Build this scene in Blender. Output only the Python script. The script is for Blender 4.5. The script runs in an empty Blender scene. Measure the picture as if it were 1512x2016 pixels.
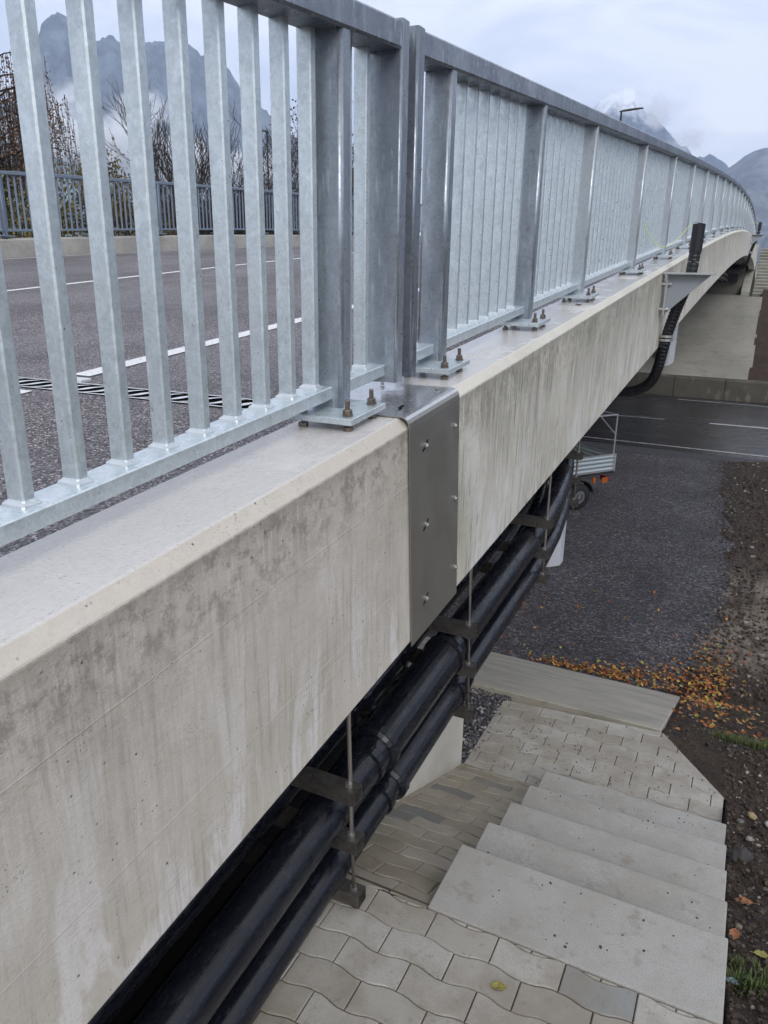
import bpy, bmesh, math, random
from mathutils import Vector, Matrix, noise
random.seed(7)
R = math.radians
SC = bpy.context.scene
COL = SC.collection

# ------------------------------------------------------------------ camera
cam_d = bpy.data.cameras.new("camera"); cam = bpy.data.objects.new("camera", cam_d); COL.objects.link(cam)
PITCH, ROLL, YAW = 0.316226, 0.015619, 0.452702
_F = Vector((-math.sin(YAW), math.cos(YAW), 0)); _R = Vector((math.cos(YAW), math.sin(YAW), 0)); _U = Vector((0, 0, 1))
F2 = _F*math.cos(PITCH) - _U*math.sin(PITCH); U2 = _U*math.cos(PITCH) + _F*math.sin(PITCH)
R3 = _R*math.cos(ROLL) + U2*math.sin(ROLL); U3 = U2*math.cos(ROLL) - _R*math.sin(ROLL)
CAM = Vector((0.88636, -2.26604, 0.42944))
m = Matrix((R3, U3, -F2)).transposed().to_4x4(); m.translation = CAM
cam.matrix_world = m
cam_d.sensor_fit = 'VERTICAL'; cam_d.sensor_height = 36.0; cam_d.lens = 1480.0/2016*36
cam_d.clip_start = 0.05; cam_d.clip_end = 30000
SC.camera = cam

# ------------------------------------------------------------------ world, sun, exposure
SUN_EL, SUN_AZ = 36.0, 146.0         # azimuth measured from +y (north) towards +x
world = bpy.data.worlds.new("World"); SC.world = world; world.use_nodes = True
nt = world.node_tree; nt.nodes.clear()
def N(t, typ, **kw):
    n = t.nodes.new(typ)
    for k, v in kw.items():
        if k.startswith('i_'):
            key = k[2:].replace('_', ' ')
            n.inputs[int(key) if key.isdigit() else key].default_value = v
        else: setattr(n, k, v)
    return n
def L(t, a, b): t.links.new(a, b)
sky = N(nt, 'ShaderNodeTexSky', sky_type='NISHITA', sun_disc=False, sun_elevation=R(SUN_EL), sun_rotation=R(SUN_AZ))
tc = N(nt, 'ShaderNodeTexCoord')
mp = N(nt, 'ShaderNodeMapping'); mp.inputs['Scale'].default_value = (1.0, 1.0, 2.6)
L(nt, tc.outputs['Generated'], mp.inputs['Vector'])
n1 = N(nt, 'ShaderNodeTexNoise', i_Scale=3.4, i_Detail=8.0, i_Roughness=0.55, i_Distortion=0.45)
L(nt, mp.outputs[0], n1.inputs['Vector'])
cr = N(nt, 'ShaderNodeValToRGB')
cr.color_ramp.elements[0].position = 0.36; cr.color_ramp.elements[0].color = (5.4, 5.8, 7.0, 1)
cr.color_ramp.elements[1].position = 0.57; cr.color_ramp.elements[1].color = (9.6, 9.6, 9.7, 1)
e = cr.color_ramp.elements.new(0.46); e.color = (7.5, 7.7, 8.5, 1)
L(nt, n1.outputs['Fac'], cr.inputs[0])
mx = N(nt, 'ShaderNodeMix', data_type='RGBA'); mx.inputs['Factor'].default_value = 0.93
L(nt, sky.outputs[0], mx.inputs['A']); L(nt, cr.outputs[0], mx.inputs['B'])
bg = N(nt, 'ShaderNodeBackground', i_Strength=0.102)
L(nt, mx.outputs['Result'], bg.inputs[0])
wo = N(nt, 'ShaderNodeOutputWorld'); L(nt, bg.outputs[0], wo.inputs['Surface'])

sl = bpy.data.lights.new("sun", 'SUN'); so = bpy.data.objects.new("sun", sl); COL.objects.link(so)
sl.energy = 1.5; sl.angle = R(25); sl.color = (1.0, 0.97, 0.93)
so.rotation_euler = (R(90-SUN_EL), 0, R(180-SUN_AZ)); so.location = (5, -5, 12)

vs = SC.view_settings; vs.view_transform = 'Standard'; vs.look = 'None'; vs.gamma = 1.0; vs.use_curve_mapping = False
vs.exposure = 0.55
SC.render.engine = 'CYCLES'
SC.cycles.use_denoising = True
SC.cycles.max_bounces = 8; SC.cycles.diffuse_bounces = 3; SC.cycles.glossy_bounces = 3
SC.cycles.transparent_max_bounces = 8; SC.cycles.volume_bounces = 5
SC.cycles.volume_step_rate = 1.0; SC.cycles.volume_max_steps = 160

# ------------------------------------------------------------------ materials
def rgba(c): return (c[0], c[1], c[2], 1.0)
class M:
    """small node-material builder"""
    def __init__(s, name, base=(.5,.5,.5), rough=.6, metal=0.0, spec=None):
        s.m = bpy.data.materials.new(name); s.m.use_nodes = True; s.t = s.m.node_tree
        s.b = s.t.nodes['Principled BSDF']
        s.b.inputs['Base Color'].default_value = rgba(base); s.b.inputs['Roughness'].default_value = rough
        s.b.inputs['Metallic'].default_value = metal
        if spec is not None: s.b.inputs['Specular IOR Level'].default_value = spec
        s.tc = N(s.t, 'ShaderNodeTexCoord'); s.co = N(s.t, 'ShaderNodeNewGeometry').outputs['Position']; s.bump_in = None
        s.col = None; s.base = base
    def map(s, scale=(1,1,1), rot=(0,0,0), src=None):
        n = N(s.t, 'ShaderNodeMapping'); n.inputs['Scale'].default_value = scale; n.inputs['Rotation'].default_value = rot
        L(s.t, src or s.co, n.inputs['Vector']); return n.outputs[0]
    def noise(s, scale, detail=4, rough=.55, vec=None, dist=0.0):
        n = N(s.t, 'ShaderNodeTexNoise', i_Scale=scale, i_Detail=detail, i_Roughness=rough, i_Distortion=dist)
        L(s.t, vec or s.co, n.inputs['Vector']); return n.outputs['Fac']
    def vor(s, scale, vec=None, feature='F1', out='Distance'):
        n = N(s.t, 'ShaderNodeTexVoronoi', feature=feature, i_Scale=scale)
        L(s.t, vec or s.co, n.inputs['Vector']); return n.outputs[out]
    def ramp(s, fac, lo, hi, a=0.0, b=1.0):
        n = N(s.t, 'ShaderNodeMapRange'); n.inputs['From Min'].default_value = lo; n.inputs['From Max'].default_value = hi
        n.inputs['To Min'].default_value = a; n.inputs['To Max'].default_value = b
        L(s.t, fac, n.inputs['Value']); return n.outputs[0]
    def math(s, op, a, b=None):
        n = N(s.t, 'ShaderNodeMath', operation=op)
        for i, v in enumerate((a, b)):
            if v is None: continue
            if isinstance(v, (int, float)): n.inputs[i].default_value = v
            else: L(s.t, v, n.inputs[i])
        return n.outputs[0]
    def mix(s, fac, c, mode='MIX'):
        """blend colour c over the current base colour by fac"""
        n = N(s.t, 'ShaderNodeMix', data_type='RGBA', blend_type=mode)
        if isinstance(fac, (int, float)): n.inputs['Factor'].default_value = fac
        else: L(s.t, fac, n.inputs['Factor'])
        if s.col is None: n.inputs['A'].default_value = rgba(s.base)
        else: L(s.t, s.col, n.inputs['A'])
        if isinstance(c, tuple): n.inputs['B'].default_value = rgba(c)
        else: L(s.t, c, n.inputs['B'])
        s.col = n.outputs['Result']; L(s.t, s.col, s.b.inputs['Base Color']); return s
    def rough(s, fac): L(s.t, fac, s.b.inputs['Roughness']); return s
    def metal(s, fac): L(s.t, fac, s.b.inputs['Metallic']); return s
    def bump(s, h, strength=.3, dist=.01):
        n = N(s.t, 'ShaderNodeBump'); n.inputs['Strength'].default_value = strength; n.inputs['Distance'].default_value = dist
        L(s.t, h, n.inputs['Height'])
        if s.bump_in is not None: L(s.t, s.bump_in, n.inputs['Normal'])
        s.bump_in = n.outputs[0]; L(s.t, s.bump_in, s.b.inputs['Normal']); return s
    def island(s):
        return N(s.t, 'ShaderNodeNewGeometry').outputs['Random Per Island']
    def objrand(s): return N(s.t, 'ShaderNodeObjectInfo').outputs['Random']
    def sep(s):
        n = N(s.t, 'ShaderNodeSeparateXYZ'); L(s.t, s.co, n.inputs[0]); return n.outputs
    def normalz(s):
        g = N(s.t, 'ShaderNodeNewGeometry'); n = N(s.t, 'ShaderNodeSeparateXYZ'); L(s.t, g.outputs['Normal'], n.inputs[0]); return n.outputs[2]

def colramp(mt, fac, stops):
    n = N(mt.t, 'ShaderNodeValToRGB'); r = n.color_ramp
    r.elements[0].position, r.elements[0].color = stops[0][0], rgba(stops[0][1])
    r.elements[1].position, r.elements[1].color = stops[-1][0], rgba(stops[-1][1])
    for p, c in stops[1:-1]:
        e = r.elements.new(p); e.color = rgba(c)
    L(mt.t, fac, n.inputs[0]); return n.outputs[0]

def make_fascia_concrete(name, base, green=0.0, streak=0.5, patch=.4, bloom=.6):
    k = M(name, base, .72)
    sc_ = lambda f: (base[0]*f, base[1]*f*.985, base[2]*f*.95)
    side = k.ramp(k.normalz(), .35, .6, 1, .0)
    s = k.sep(); zrel = k.math('SUBTRACT', s[2], k.math('MULTIPLY', s[1], .079))
    MUL = lambda *a: a[0] if len(a) == 1 else k.math('MULTIPLY', a[0], MUL(*a[1:]))
    k.mix(k.ramp(k.noise(1.4, 6, .65), .36, .64), sc_(.84))
    k.mix(MUL(k.ramp(k.noise(7, 8, .75), .48, .62), .35), sc_(.74))
    # pale lime bloom washed down the lower half, broken into fine runs
    low = k.ramp(k.math('ADD', zrel, k.math('MULTIPLY', k.noise(2.2, 4), .5)), .12, -.35)
    runs = k.noise(1.0, 7, .7, k.map((55, 55, 3.0)), .3)
    blo = k.noise(1.0, 6, .62, k.map((6.5, 6.5, 1.9)), .7)
    k.mix(MUL(side, low, k.ramp(blo, .50, .58), bloom), tuple(min(.8, c) for c in (base[0]*1.24, base[1]*1.30, base[2]*1.42)))
    k.mix(MUL(side, k.ramp(runs, .54, .62), .30), tuple(min(.8, c) for c in (base[0]*1.2, base[1]*1.23, base[2]*1.28)))
    # dark wash: patches that break up into narrow drips
    pt_ = k.noise(1.0, 7, .68, k.map((3.4, 3.4, 1.3)), .5)
    drip = k.noise(1.0, 7, .74, k.map((48, 48, 2.6)), .25)
    up_ = k.ramp(k.math('ADD', zrel, k.math('MULTIPLY', drip, .55)), -.35, .22)
    k.mix(MUL(side, k.ramp(pt_, .44, .56), k.ramp(drip, .38, .52), up_, patch*1.6), sc_(.46))
    k.mix(MUL(side, k.ramp(drip, .53, .59), k.ramp(k.noise(2.6, 4), .38, .54), streak), sc_(.36))
    # blackened, pitted band under the arris
    edge = k.ramp(k.math('ADD', zrel, k.math('MULTIPLY', k.noise(9, 5, .7), .10)), -.22, .04)
    blot = k.noise(16, 8, .80)
    k.mix(MUL(edge, side, k.ramp(blot, .48, .58), .85), sc_(.30))
    k.mix(MUL(k.ramp(zrel, -.045, -.008), side, .55), sc_(.50))
    # two formwork joints and a patchy fine board grain, following the beam
    w1 = k.math('FRACT', k.math('MULTIPLY', k.math('ADD', zrel, k.math('MULTIPLY', k.noise(.8, 2), .02)), 3.1))
    line = k.ramp(k.math('ABSOLUTE', k.math('SUBTRACT', w1, .5)), .0, .007, 1, 0)
    k.mix(MUL(side, line, k.ramp(k.noise(2.2, 2), .44, .54), .55), tuple(min(.85, c*1.25) for c in base))
    shear = k.map((1, 1, 1)); c_ = N(k.t, 'ShaderNodeCombineXYZ'); L(k.t, k.math('MULTIPLY', s[1], 3.0), c_.inputs[1]); L(k.t, k.math('MULTIPLY', zrel, 130.0), c_.inputs[2])
    bg2 = k.noise(1.0, 4, .7, c_.outputs[0])
    k.mix(MUL(side, k.ramp(bg2, .55, .63), k.ramp(k.noise(2.8, 3), .50, .60), .38), sc_(.52))
    if green:
        k.mix(MUL(side, k.ramp(k.noise(2.4, 5, .6), .5, .7), green), (.25, .27, .15))
    pits = k.vor(48); pm = k.noise(5.0, 4, .7)
    pit = MUL(k.ramp(pits, .06, .16, 1, 0), k.ramp(pm, .54, .60)); k.mix(pit, (.05, .045, .04))
    pits2 = k.vor(150); pit2 = MUL(k.ramp(pits2, .10, .24, 1, 0), k.ramp(k.noise(6.0, 4, .7), .55, .62)); k.mix(MUL(pit2, .8), (.09, .08, .07))
    big_p = k.vor(7.5); k.mix(k.ramp(big_p, .016, .034, 1, 0), (.05, .045, .04))
    grain = k.noise(230, 3, .75); g2 = k.noise(85, 6, .8)
    k.mix(MUL(k.ramp(grain, .35, .7), .25), sc_(.68)); k.mix(MUL(k.ramp(g2, .52, .62), .30), sc_(.66))
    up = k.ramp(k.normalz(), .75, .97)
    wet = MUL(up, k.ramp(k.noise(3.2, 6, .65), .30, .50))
    k.mix(MUL(up, .8), (.68, .665, .655)); k.mix(MUL(up, k.ramp(g2, .5, .64), .35), (.42, .40, .385))  # upward faces painted paler, sky reflection put into the colour
    k.rough(k.ramp(wet, 0, 1, .62, .09)); k.mix(MUL(wet, .14), sc_(.72))
    k.bump(k.noise(38, 6, .75, k.map((1, .4, 1))), .42, .005)
    k.bump(k.math('SUBTRACT', k.math('ADD', grain, MUL(line, .8)), k.math('MULTIPLY', k.math('ADD', pit, pit2), 2.5)), .4, .0025)
    k.bump(k.noise(14, 5, .6), .2, .005)
    return k.m

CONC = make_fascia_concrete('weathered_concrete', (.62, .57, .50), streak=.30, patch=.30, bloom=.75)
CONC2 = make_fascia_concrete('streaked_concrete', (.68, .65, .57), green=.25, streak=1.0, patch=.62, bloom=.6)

def galvanised(name, base, spangle=.35, rough=.42, metal=.55, dark=0.0):
    k = M(name, base, rough, metal)
    vv = k.vor(160, out='Color'); sp = N(k.t, 'ShaderNodeSeparateColor'); L(k.t, vv, sp.inputs[0])
    k.mix(k.math('MULTIPLY', k.ramp(sp.outputs[0], .2, .9), spangle), tuple(c*.72 for c in base))
    mot = k.noise(38, 5, .65)
    k.mix(k.math('MULTIPLY', k.ramp(mot, .50, .62), .35), (base[0]*.66, base[1]*.68, base[2]*.70))
    lite = k.noise(26, 7, .8, k.map((1, 1, .4)))
    k.mix(k.math('MULTIPLY', k.ramp(lite, .52, .62), .35), tuple(min(1, c*1.3) for c in base))
    big = k.noise(5, 4, .6, k.map((1, 1, .3)))
    if dark:
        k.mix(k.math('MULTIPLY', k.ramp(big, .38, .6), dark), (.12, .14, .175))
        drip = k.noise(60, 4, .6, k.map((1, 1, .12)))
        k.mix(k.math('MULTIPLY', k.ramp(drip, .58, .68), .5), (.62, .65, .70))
    spots = k.vor(34); rn = k.noise(3.3, 2)
    k.mix(k.math('MULTIPLY', k.ramp(spots, .02, .10, 1, 0), k.ramp(rn, .52, .6)), (.2, .2, .2))
    k.rough(k.ramp(k.noise(45, 4), .3, .7, rough-.10, rough+.12))
    k.bump(k.noise(120, 4, .6), .14, .0012); k.bump(k.noise(14, 3), .10, .002)
    return k.m
GALV = galvanised('galvanised_steel', (.64, .705, .735), .38, .36, .60)
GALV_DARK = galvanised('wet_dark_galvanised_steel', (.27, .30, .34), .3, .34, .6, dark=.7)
GALV_POST = galvanised('mottled_galvanised_post', (.38, .42, .465), .5, .36, .6, dark=.5)
GALV_FAR = galvanised('galvanised_steel_of_opposite_railing', (.20, .245, .31), .1, .5, .3)
k = M('weld_bead', (.62, .66, .68), .4, .6); k.bump(k.noise(90, 4), .6, .004); WELD = k.m
k = M('stainless_sheet', (.42, .41, .37), .36, .85)
k.mix(k.math('MULTIPLY', k.noise(4, 4), .3), (.25, .245, .225)); k.rough(k.ramp(k.noise(6, 5, .6), .3, .7, .36, .5))
k.bump(k.noise(2.5, 2), .1, .004); STAIN = k.m
k = M('wet_stainless_sheet', (.55, .55, .55), .12, .85); k.rough(k.ramp(k.noise(30, 5, .7), .4, .65, .08, .32)); k.bump(k.noise(80, 4, .6), .25, .003); STAIN_WET = k.m
k = M('rusty_bolt', (.20, .17, .145), .42, .7); k.mix(k.math('MULTIPLY', k.ramp(k.noise(140, 4), .5, .65), .4), (.13, .08, .05)); BOLT = k.m
k = M('bright_bolt', (.55, .55, .53), .35, .9); BRIGHT = k.m
k = M('brushed_steel_rod', (.36, .33, .30), .35, .9); k.bump(k.math('FRACT', k.math('MULTIPLY', k.sep()[2], 350)), .5, .001); ROD = k.m
k = M('dull_channel_steel', (.17, .16, .145), .42, .8); k.mix(k.ramp(k.noise(40, 4), .45, .7), (.11, .10, .09)); CHAN = k.m
k = M('black_plastic_pipe', (.006, .007, .011), .26, 0, .42)
k.mix(k.math('MULTIPLY', k.ramp(k.noise(40, 6, .75, k.map((1, .4, 1))), .58, .62), .5), (.028, .030, .040))
k.rough(k.ramp(k.noise(22, 6, .75, k.map((1, .35, 1))), .50, .56, .22, .40)); k.bump(k.noise(150, 3, .6), .10, .001); PIPE = k.m
k = M('black_corrugated_hose', (.012, .012, .016), .4, 0, .5); HOSE = k.m
k = M('cable_yellow_green', (.55, .62, .22), .4); CABLE = k.m
k = M('grey_steel_bracket', (.30, .32, .35), .5, .3); k.bump(k.noise(60, 3), .15, .002); BRACK = k.m
k = M('edge_of_steel', (.45, .46, .47), .4, .5); EDGE = k.m

def asphalt(name, a, b, scale=330, wet=.0, r=(.55, .8), big=1.0):
    k = M(name, a, .7)
    g = k.vor(scale, out='Color'); sp = N(k.t, 'ShaderNodeSeparateColor'); L(k.t, g, sp.inputs[0])
    k.mix(k.ramp(sp.outputs[0], .25, .95), b)
    k.mix(k.ramp(sp.outputs[1], .86, .97), tuple(min(1, c*2.6) for c in b))
    bg_ = k.noise(.7*big, 5, .6)
    k.mix(k.math('MULTIPLY', k.ramp(bg_, .4, .65), .35), tuple(c*.55 for c in a))
    if wet:
        w = k.ramp(k.noise(.55*big, 5, .6), .42, .58)
        k.rough(k.ramp(w, 0, 1, r[1], r[0]))
    k.bump(sp.outputs[0], .9, .004)
    return k.m
ASPH = asphalt('damp_bridge_asphalt', (.017, .0155, .0175), (.235, .21, .215), 170, 1, (.5, .75))
k = M('wet_lower_asphalt', (.022, .022, .026), .2, 0, .5)
k.mix(k.ramp(k.noise(1.2, 5, .6, k.map((.15, 1, 1))), .4, .65), (.034, .033, .038))
k.rough(k.ramp(k.noise(1.1, 5, .65, k.map((.12, 1, 1))), .38, .62, .10, .30)); k.b.inputs['Specular IOR Level'].default_value = 1.0; k.bump(k.noise(5.5, 5, .6, k.map((.35, 1, 1))), .75, .08); WETROAD = k.m
k = M('white_road_paint', (.72, .72, .72), .45); k.mix(k.ramp(k.noise(70, 5, .7), .56, .64), (.3, .3, .3)); k.bump(k.noise(160, 3), .4, .003); PAINT = k.m
k = M('worn_road_paint', (.42, .42, .43), .4); k.mix(k.ramp(k.noise(9, 5, .7), .5, .62), (.12, .12, .13)); PAINT2 = k.m

def gravel_mat(name, cols, scale, bumpd):
    k = M(name, cols[0], .85)
    v = k.vor(scale, out='Color'); sp = N(k.t, 'ShaderNodeSeparateColor'); L(k.t, v, sp.inputs[0])
    c = colramp(k, sp.outputs[0], [(0, cols[0]), (.5, cols[1]), (.85, cols[2]), (1, cols[3])])
    k.mix(1.0, c)
    k.mix(k.math('MULTIPLY', k.ramp(k.noise(.55, 7, .7), .42, .62), .45), tuple(x*.6 for x in cols[0])); k.mix(k.math('MULTIPLY', k.ramp(k.noise(.9, 6, .7), .58, .70), .4), cols[2])
    d = k.vor(scale)
    k.bump(k.ramp(d, 0, .6, 1, 0), .9, bumpd)
    k.bump(k.noise(1.3, 4), .4, .08)
    return k.m
GRAVEL = gravel_mat('dark_gravel', [(.022, .021, .026), (.060, .056, .066), (.12, .11, .125), (.26, .25, .25)], 34, .025)
k = M('dark_stone_chips', (.06, .057, .065), .7)
k.mix(1.0, colramp(k, k.island(), [(0, (.022, .021, .025)), (.5, (.06, .057, .065)), (.85, (.14, .13, .14)), (1, (.38, .36, .35))])); STONE = k.m
def soil_mat(name):
    k = M(name, (.036, .022, .015), .9)
    k.mix(k.ramp(k.noise(3.0, 7, .7), .42, .64), (.062, .040, .027))
    k.mix(k.ramp(k.noise(30, 6, .7), .45, .62), (.026, .016, .011))
    k.mix(k.math('MULTIPLY', k.ramp(k.noise(120, 4, .7), .58, .66), .6), (.15, .11, .08))
    sand = k.ramp(k.noise(.45, 4, .55), .56, .66)
    yy = k.sep()[1]
    band = k.math('MULTIPLY', k.ramp(yy, 8.6, 9.6), k.ramp(yy, 12.2, 14.5, 1, 0))
    k.mix(k.math('MULTIPLY', k.math('MULTIPLY', band, k.ramp(k.noise(.9, 5, .6), .36, .52)), .85), (.24, .20, .165))
    k.bump(k.noise(34, 7, .72), .9, .03); k.bump(k.vor(60), .5, .012)
    return k.m
SOIL = soil_mat('loose_brown_soil')
k = M('valley_ground', (.075, .085, .045), .95); k.mix(k.ramp(k.noise(.02, 5), .4, .6), (.06, .055, .035)); FIELD = k.m
k = M('granite_step', (.395, .38, .35), .55)
k.mix(k.ramp(k.noise(260, 3, .8), .42, .62), (.25, .245, .225)); k.mix(k.math('MULTIPLY', k.ramp(k.noise(3, 7, .7), .42, .62), .6), (.26, .24, .20))
k.mix(k.math('MULTIPLY', k.ramp(k.noise(11, 7, .7), .57, .68), .55), (.19, .16, .125)); k.mix(k.math('MULTIPLY', k.ramp(k.noise(45, 5, .75), .60, .68), .5), (.20, .19, .17))
k.bump(k.noise(300, 3, .7), .4, .0018); k.bump(k.noise(30, 4), .3, .003); STEP = k.m
k = M('concrete_paver', (.38, .36, .32), .52)
rn = k.objrand(); k.mix(k.ramp(rn, .15, .95), (.30, .275, .23)); k.mix(k.ramp(rn, .955, .965), (.23, .235, .225))
k.mix(k.math('MULTIPLY', k.ramp(k.noise(3.2, 7, .7), .44, .60), .6), (.20, .165, .12)); k.mix(k.math('MULTIPLY', k.ramp(k.noise(28, 6, .75), .58, .66), .55), (.15, .13, .10))
k.mix(k.math('MULTIPLY', k.ramp(k.noise(190, 3, .75), .5, .66), .5), (.19, .185, .17))
k.bump(k.noise(260, 3, .7), .5, .0015); PAVER = k.m
k = M('muddy_ramp_paver', (.32, .285, .225), .55)
rn = k.objrand(); k.mix(k.ramp(rn, .15, .95), (.26, .225, .165)); k.mix(k.ramp(rn, .965, .975), (.16, .16, .15))
k.mix(k.math('MULTIPLY', k.ramp(k.noise(4, 5, .65), .42, .62), .5), (.17, .14, .10)); k.mix(k.math('MULTIPLY', k.ramp(k.noise(60, 5, .7), .58, .68), .5), (.11, .09, .07))
k.bump(k.noise(50, 4, .7), .4, .004); PAVER_MUD = k.m
k = M('paver_bedding', (.05, .042, .034), .95); BED = k.m
def plain_conc(name, base, s=1.0):
    k = M(name, base, .75)
    k.mix(k.ramp(k.noise(1.2*s, 6, .65), .4, .66), tuple(c*.72 for c in base))
    k.mix(k.math('MULTIPLY', k.ramp(k.noise(14*s, 5, .7, k.map((.35, 1, 1))), .54, .64), .55), tuple(c*.55 for c in base))
    k.bump(k.noise(50*s, 5, .7, k.map((.3, 1, 1))), .5, .006)
    return k.m
BRUSHED = plain_conc('brushed_slab_concrete', (.45, .42, .35), 1.6)
SLOPE_FAR = plain_conc('far_slope_concrete', (.27, .26, .225), .35)
k = M('pale_wall_concrete', (.52, .50, .44), .7); k.mix(k.ramp(k.noise(2.2, 5, .6), .42, .62), (.42, .40, .34))
zz = k.sep()[2]; k.mix(k.math('MULTIPLY', k.ramp(k.math('ADD', k.math('ADD', zz, k.math('MULTIPLY', k.sep()[1], .43)), k.math('MULTIPLY', k.noise(6, 4), .16)), -1.72, -1.86), .7), (.24, .20, .14)); PALEWALL = k.m
k = M('painted_column_concrete', (.50, .52, .56), .6); k.mix(k.ramp(k.noise(1.5, 4), .4, .7), (.45, .47, .51)); COLUMN = k.m
k = M('mossy_barrier_concrete', (.085, .075, .058), .75); k.mix(k.ramp(k.noise(1.4, 6, .65), .4, .62), (.065, .06, .048)); k.mix(k.ramp(k.noise(2.2, 5, .6, k.map((1, 1, .4))), .56, .68), (.19, .16, .11)); BARRIER = k.m
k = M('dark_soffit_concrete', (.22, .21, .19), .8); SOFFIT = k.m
k = M('abutment_shade_black', (.014, .014, .015), .8); SHADECONC = k.m  # near-black base colour, under-deck shade painted into the concrete
k = M('far_step_concrete', (.20, .195, .17), .75); k.mix(k.ramp(k.noise(3, 4), .4, .6), (.15, .14, .11)); FARSTEP = k.m
k = M('far_step_edge', (.42, .41, .36), .75); FARNOSE = k.m
k = M('steel_finger_plate', (.72, .73, .74), .35, .4); FINGER = k.m
k = M('joint_rubber_and_gap_shade', (.008, .008, .008), .9, 0, .1); GAPBLACK = k.m  # black for the rubber and for shade painted inside the joint gaps
k = M('aluminium_panel', (.40, .45, .46), .42, .5); ALU = k.m
k = M('truck_dark_frame', (.02, .02, .022), .5); TDARK = k.m
k = M('tyre', (.015, .015, .016), .75); TYRE = k.m
k = M('wheel_rim', (.5, .5, .52), .3, .8); RIM = k.m
k = M('orange_reflector', (.34, .10, .02), .4); ORANGE = k.m
k = M('red_tail_lens', (.35, .01, .02), .2); RED = k.m
k = M('truck_paint_white', (.6, .62, .63), .3); TPAINT = k.m
k = M('truck_glass', (.02, .025, .03), .06); TGLASS = k.m
k = M('truck_bed_floor', (.30, .31, .30), .55, .2); BEDM = k.m
k = M('fallen_leaf', (.3, .1, .02), .55)
k.mix(1.0, colramp(k, k.island(), [(0, (.09, .03, .012)), (.3, (.22, .065, .015)), (.6, (.36, .125, .022)), (.8, (.42, .24, .04)), (.93, (.30, .30, .06)), (1, (.10, .035, .02))])); LEAF = k.m
k = M('yellow_leaf', (.27, .25, .05), .55); k.mix(k.ramp(k.noise(120, 4), .45, .6), (.16, .12, .03)); YLEAF = k.m
k = M('orange_leaf', (.28, .105, .03), .55); k.mix(k.ramp(k.noise(120, 4), .45, .6), (.15, .06, .02)); OLEAF = k.m
k = M('grass_blade', (.04, .075, .016), .65); k.mix(k.island(), (.10, .125, .035)); GRASS = k.m
k = M('soil_crumb', (.05, .038, .028), .9); CRUMB = k.m
k = M('pebble', (.2, .18, .15), .8); k.mix(1.0, colramp(k, k.island(), [(0, (.022, .014, .010)), (.72, (.06, .04, .027)), (.93, (.11, .085, .065)), (1, (.34, .31, .27))])); PEB = k.m
k = M('bark', (.032, .026, .023), .9); BARK = k.m
def leafmat(name, stops):
    k = M(name, stops[0][1], .7); k.mix(1.0, colramp(k, k.island(), stops)); return k.m
F_BIRCH = leafmat('birch_autumn_foliage', [(0, (.10, .065, .045)), (.5, (.17, .105, .07)), (1, (.26, .16, .10))])
F_THUJA = leafmat('olive_brown_foliage', [(0, (.045, .035, .012)), (.5, (.09, .065, .02)), (1, (.16, .12, .03))])
F_HEDGE = leafmat('autumn_hedge_foliage', [(0, (.022, .035, .012)), (.35, (.045, .06, .018)), (.6, (.10, .085, .022)), (.8, (.17, .13, .03)), (1, (.24, .20, .05))])
F_BROWN = leafmat('brown_leaf_remnants', [(0, (.05, .03, .02)), (1, (.12, .075, .04))])
def mountain_mat(name, snow=None, base=(.035, .045, .05)):
    k = M(name, base, .95)
    k.mix(k.ramp(k.noise(.014, 9, .72), .44, .58), tuple(c*3.2 for c in base)); k.mix(k.math('MULTIPLY', k.ramp(k.noise(.05, 8, .75), .5, .62), .5), (.16, .155, .15))
    if snow:
        g = N(k.t, 'ShaderNodeNewGeometry'); sz = N(k.t, 'ShaderNodeSeparateXYZ'); L(k.t, g.outputs['Position'], sz.inputs[0])
        h = k.math('ADD', sz.outputs[2], k.math('MULTIPLY', k.noise(.022, 8, .75), snow[2]))
        k.mix(k.ramp(h, snow[0], snow[1]), (.78, .80, .84))
    return k.m

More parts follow.
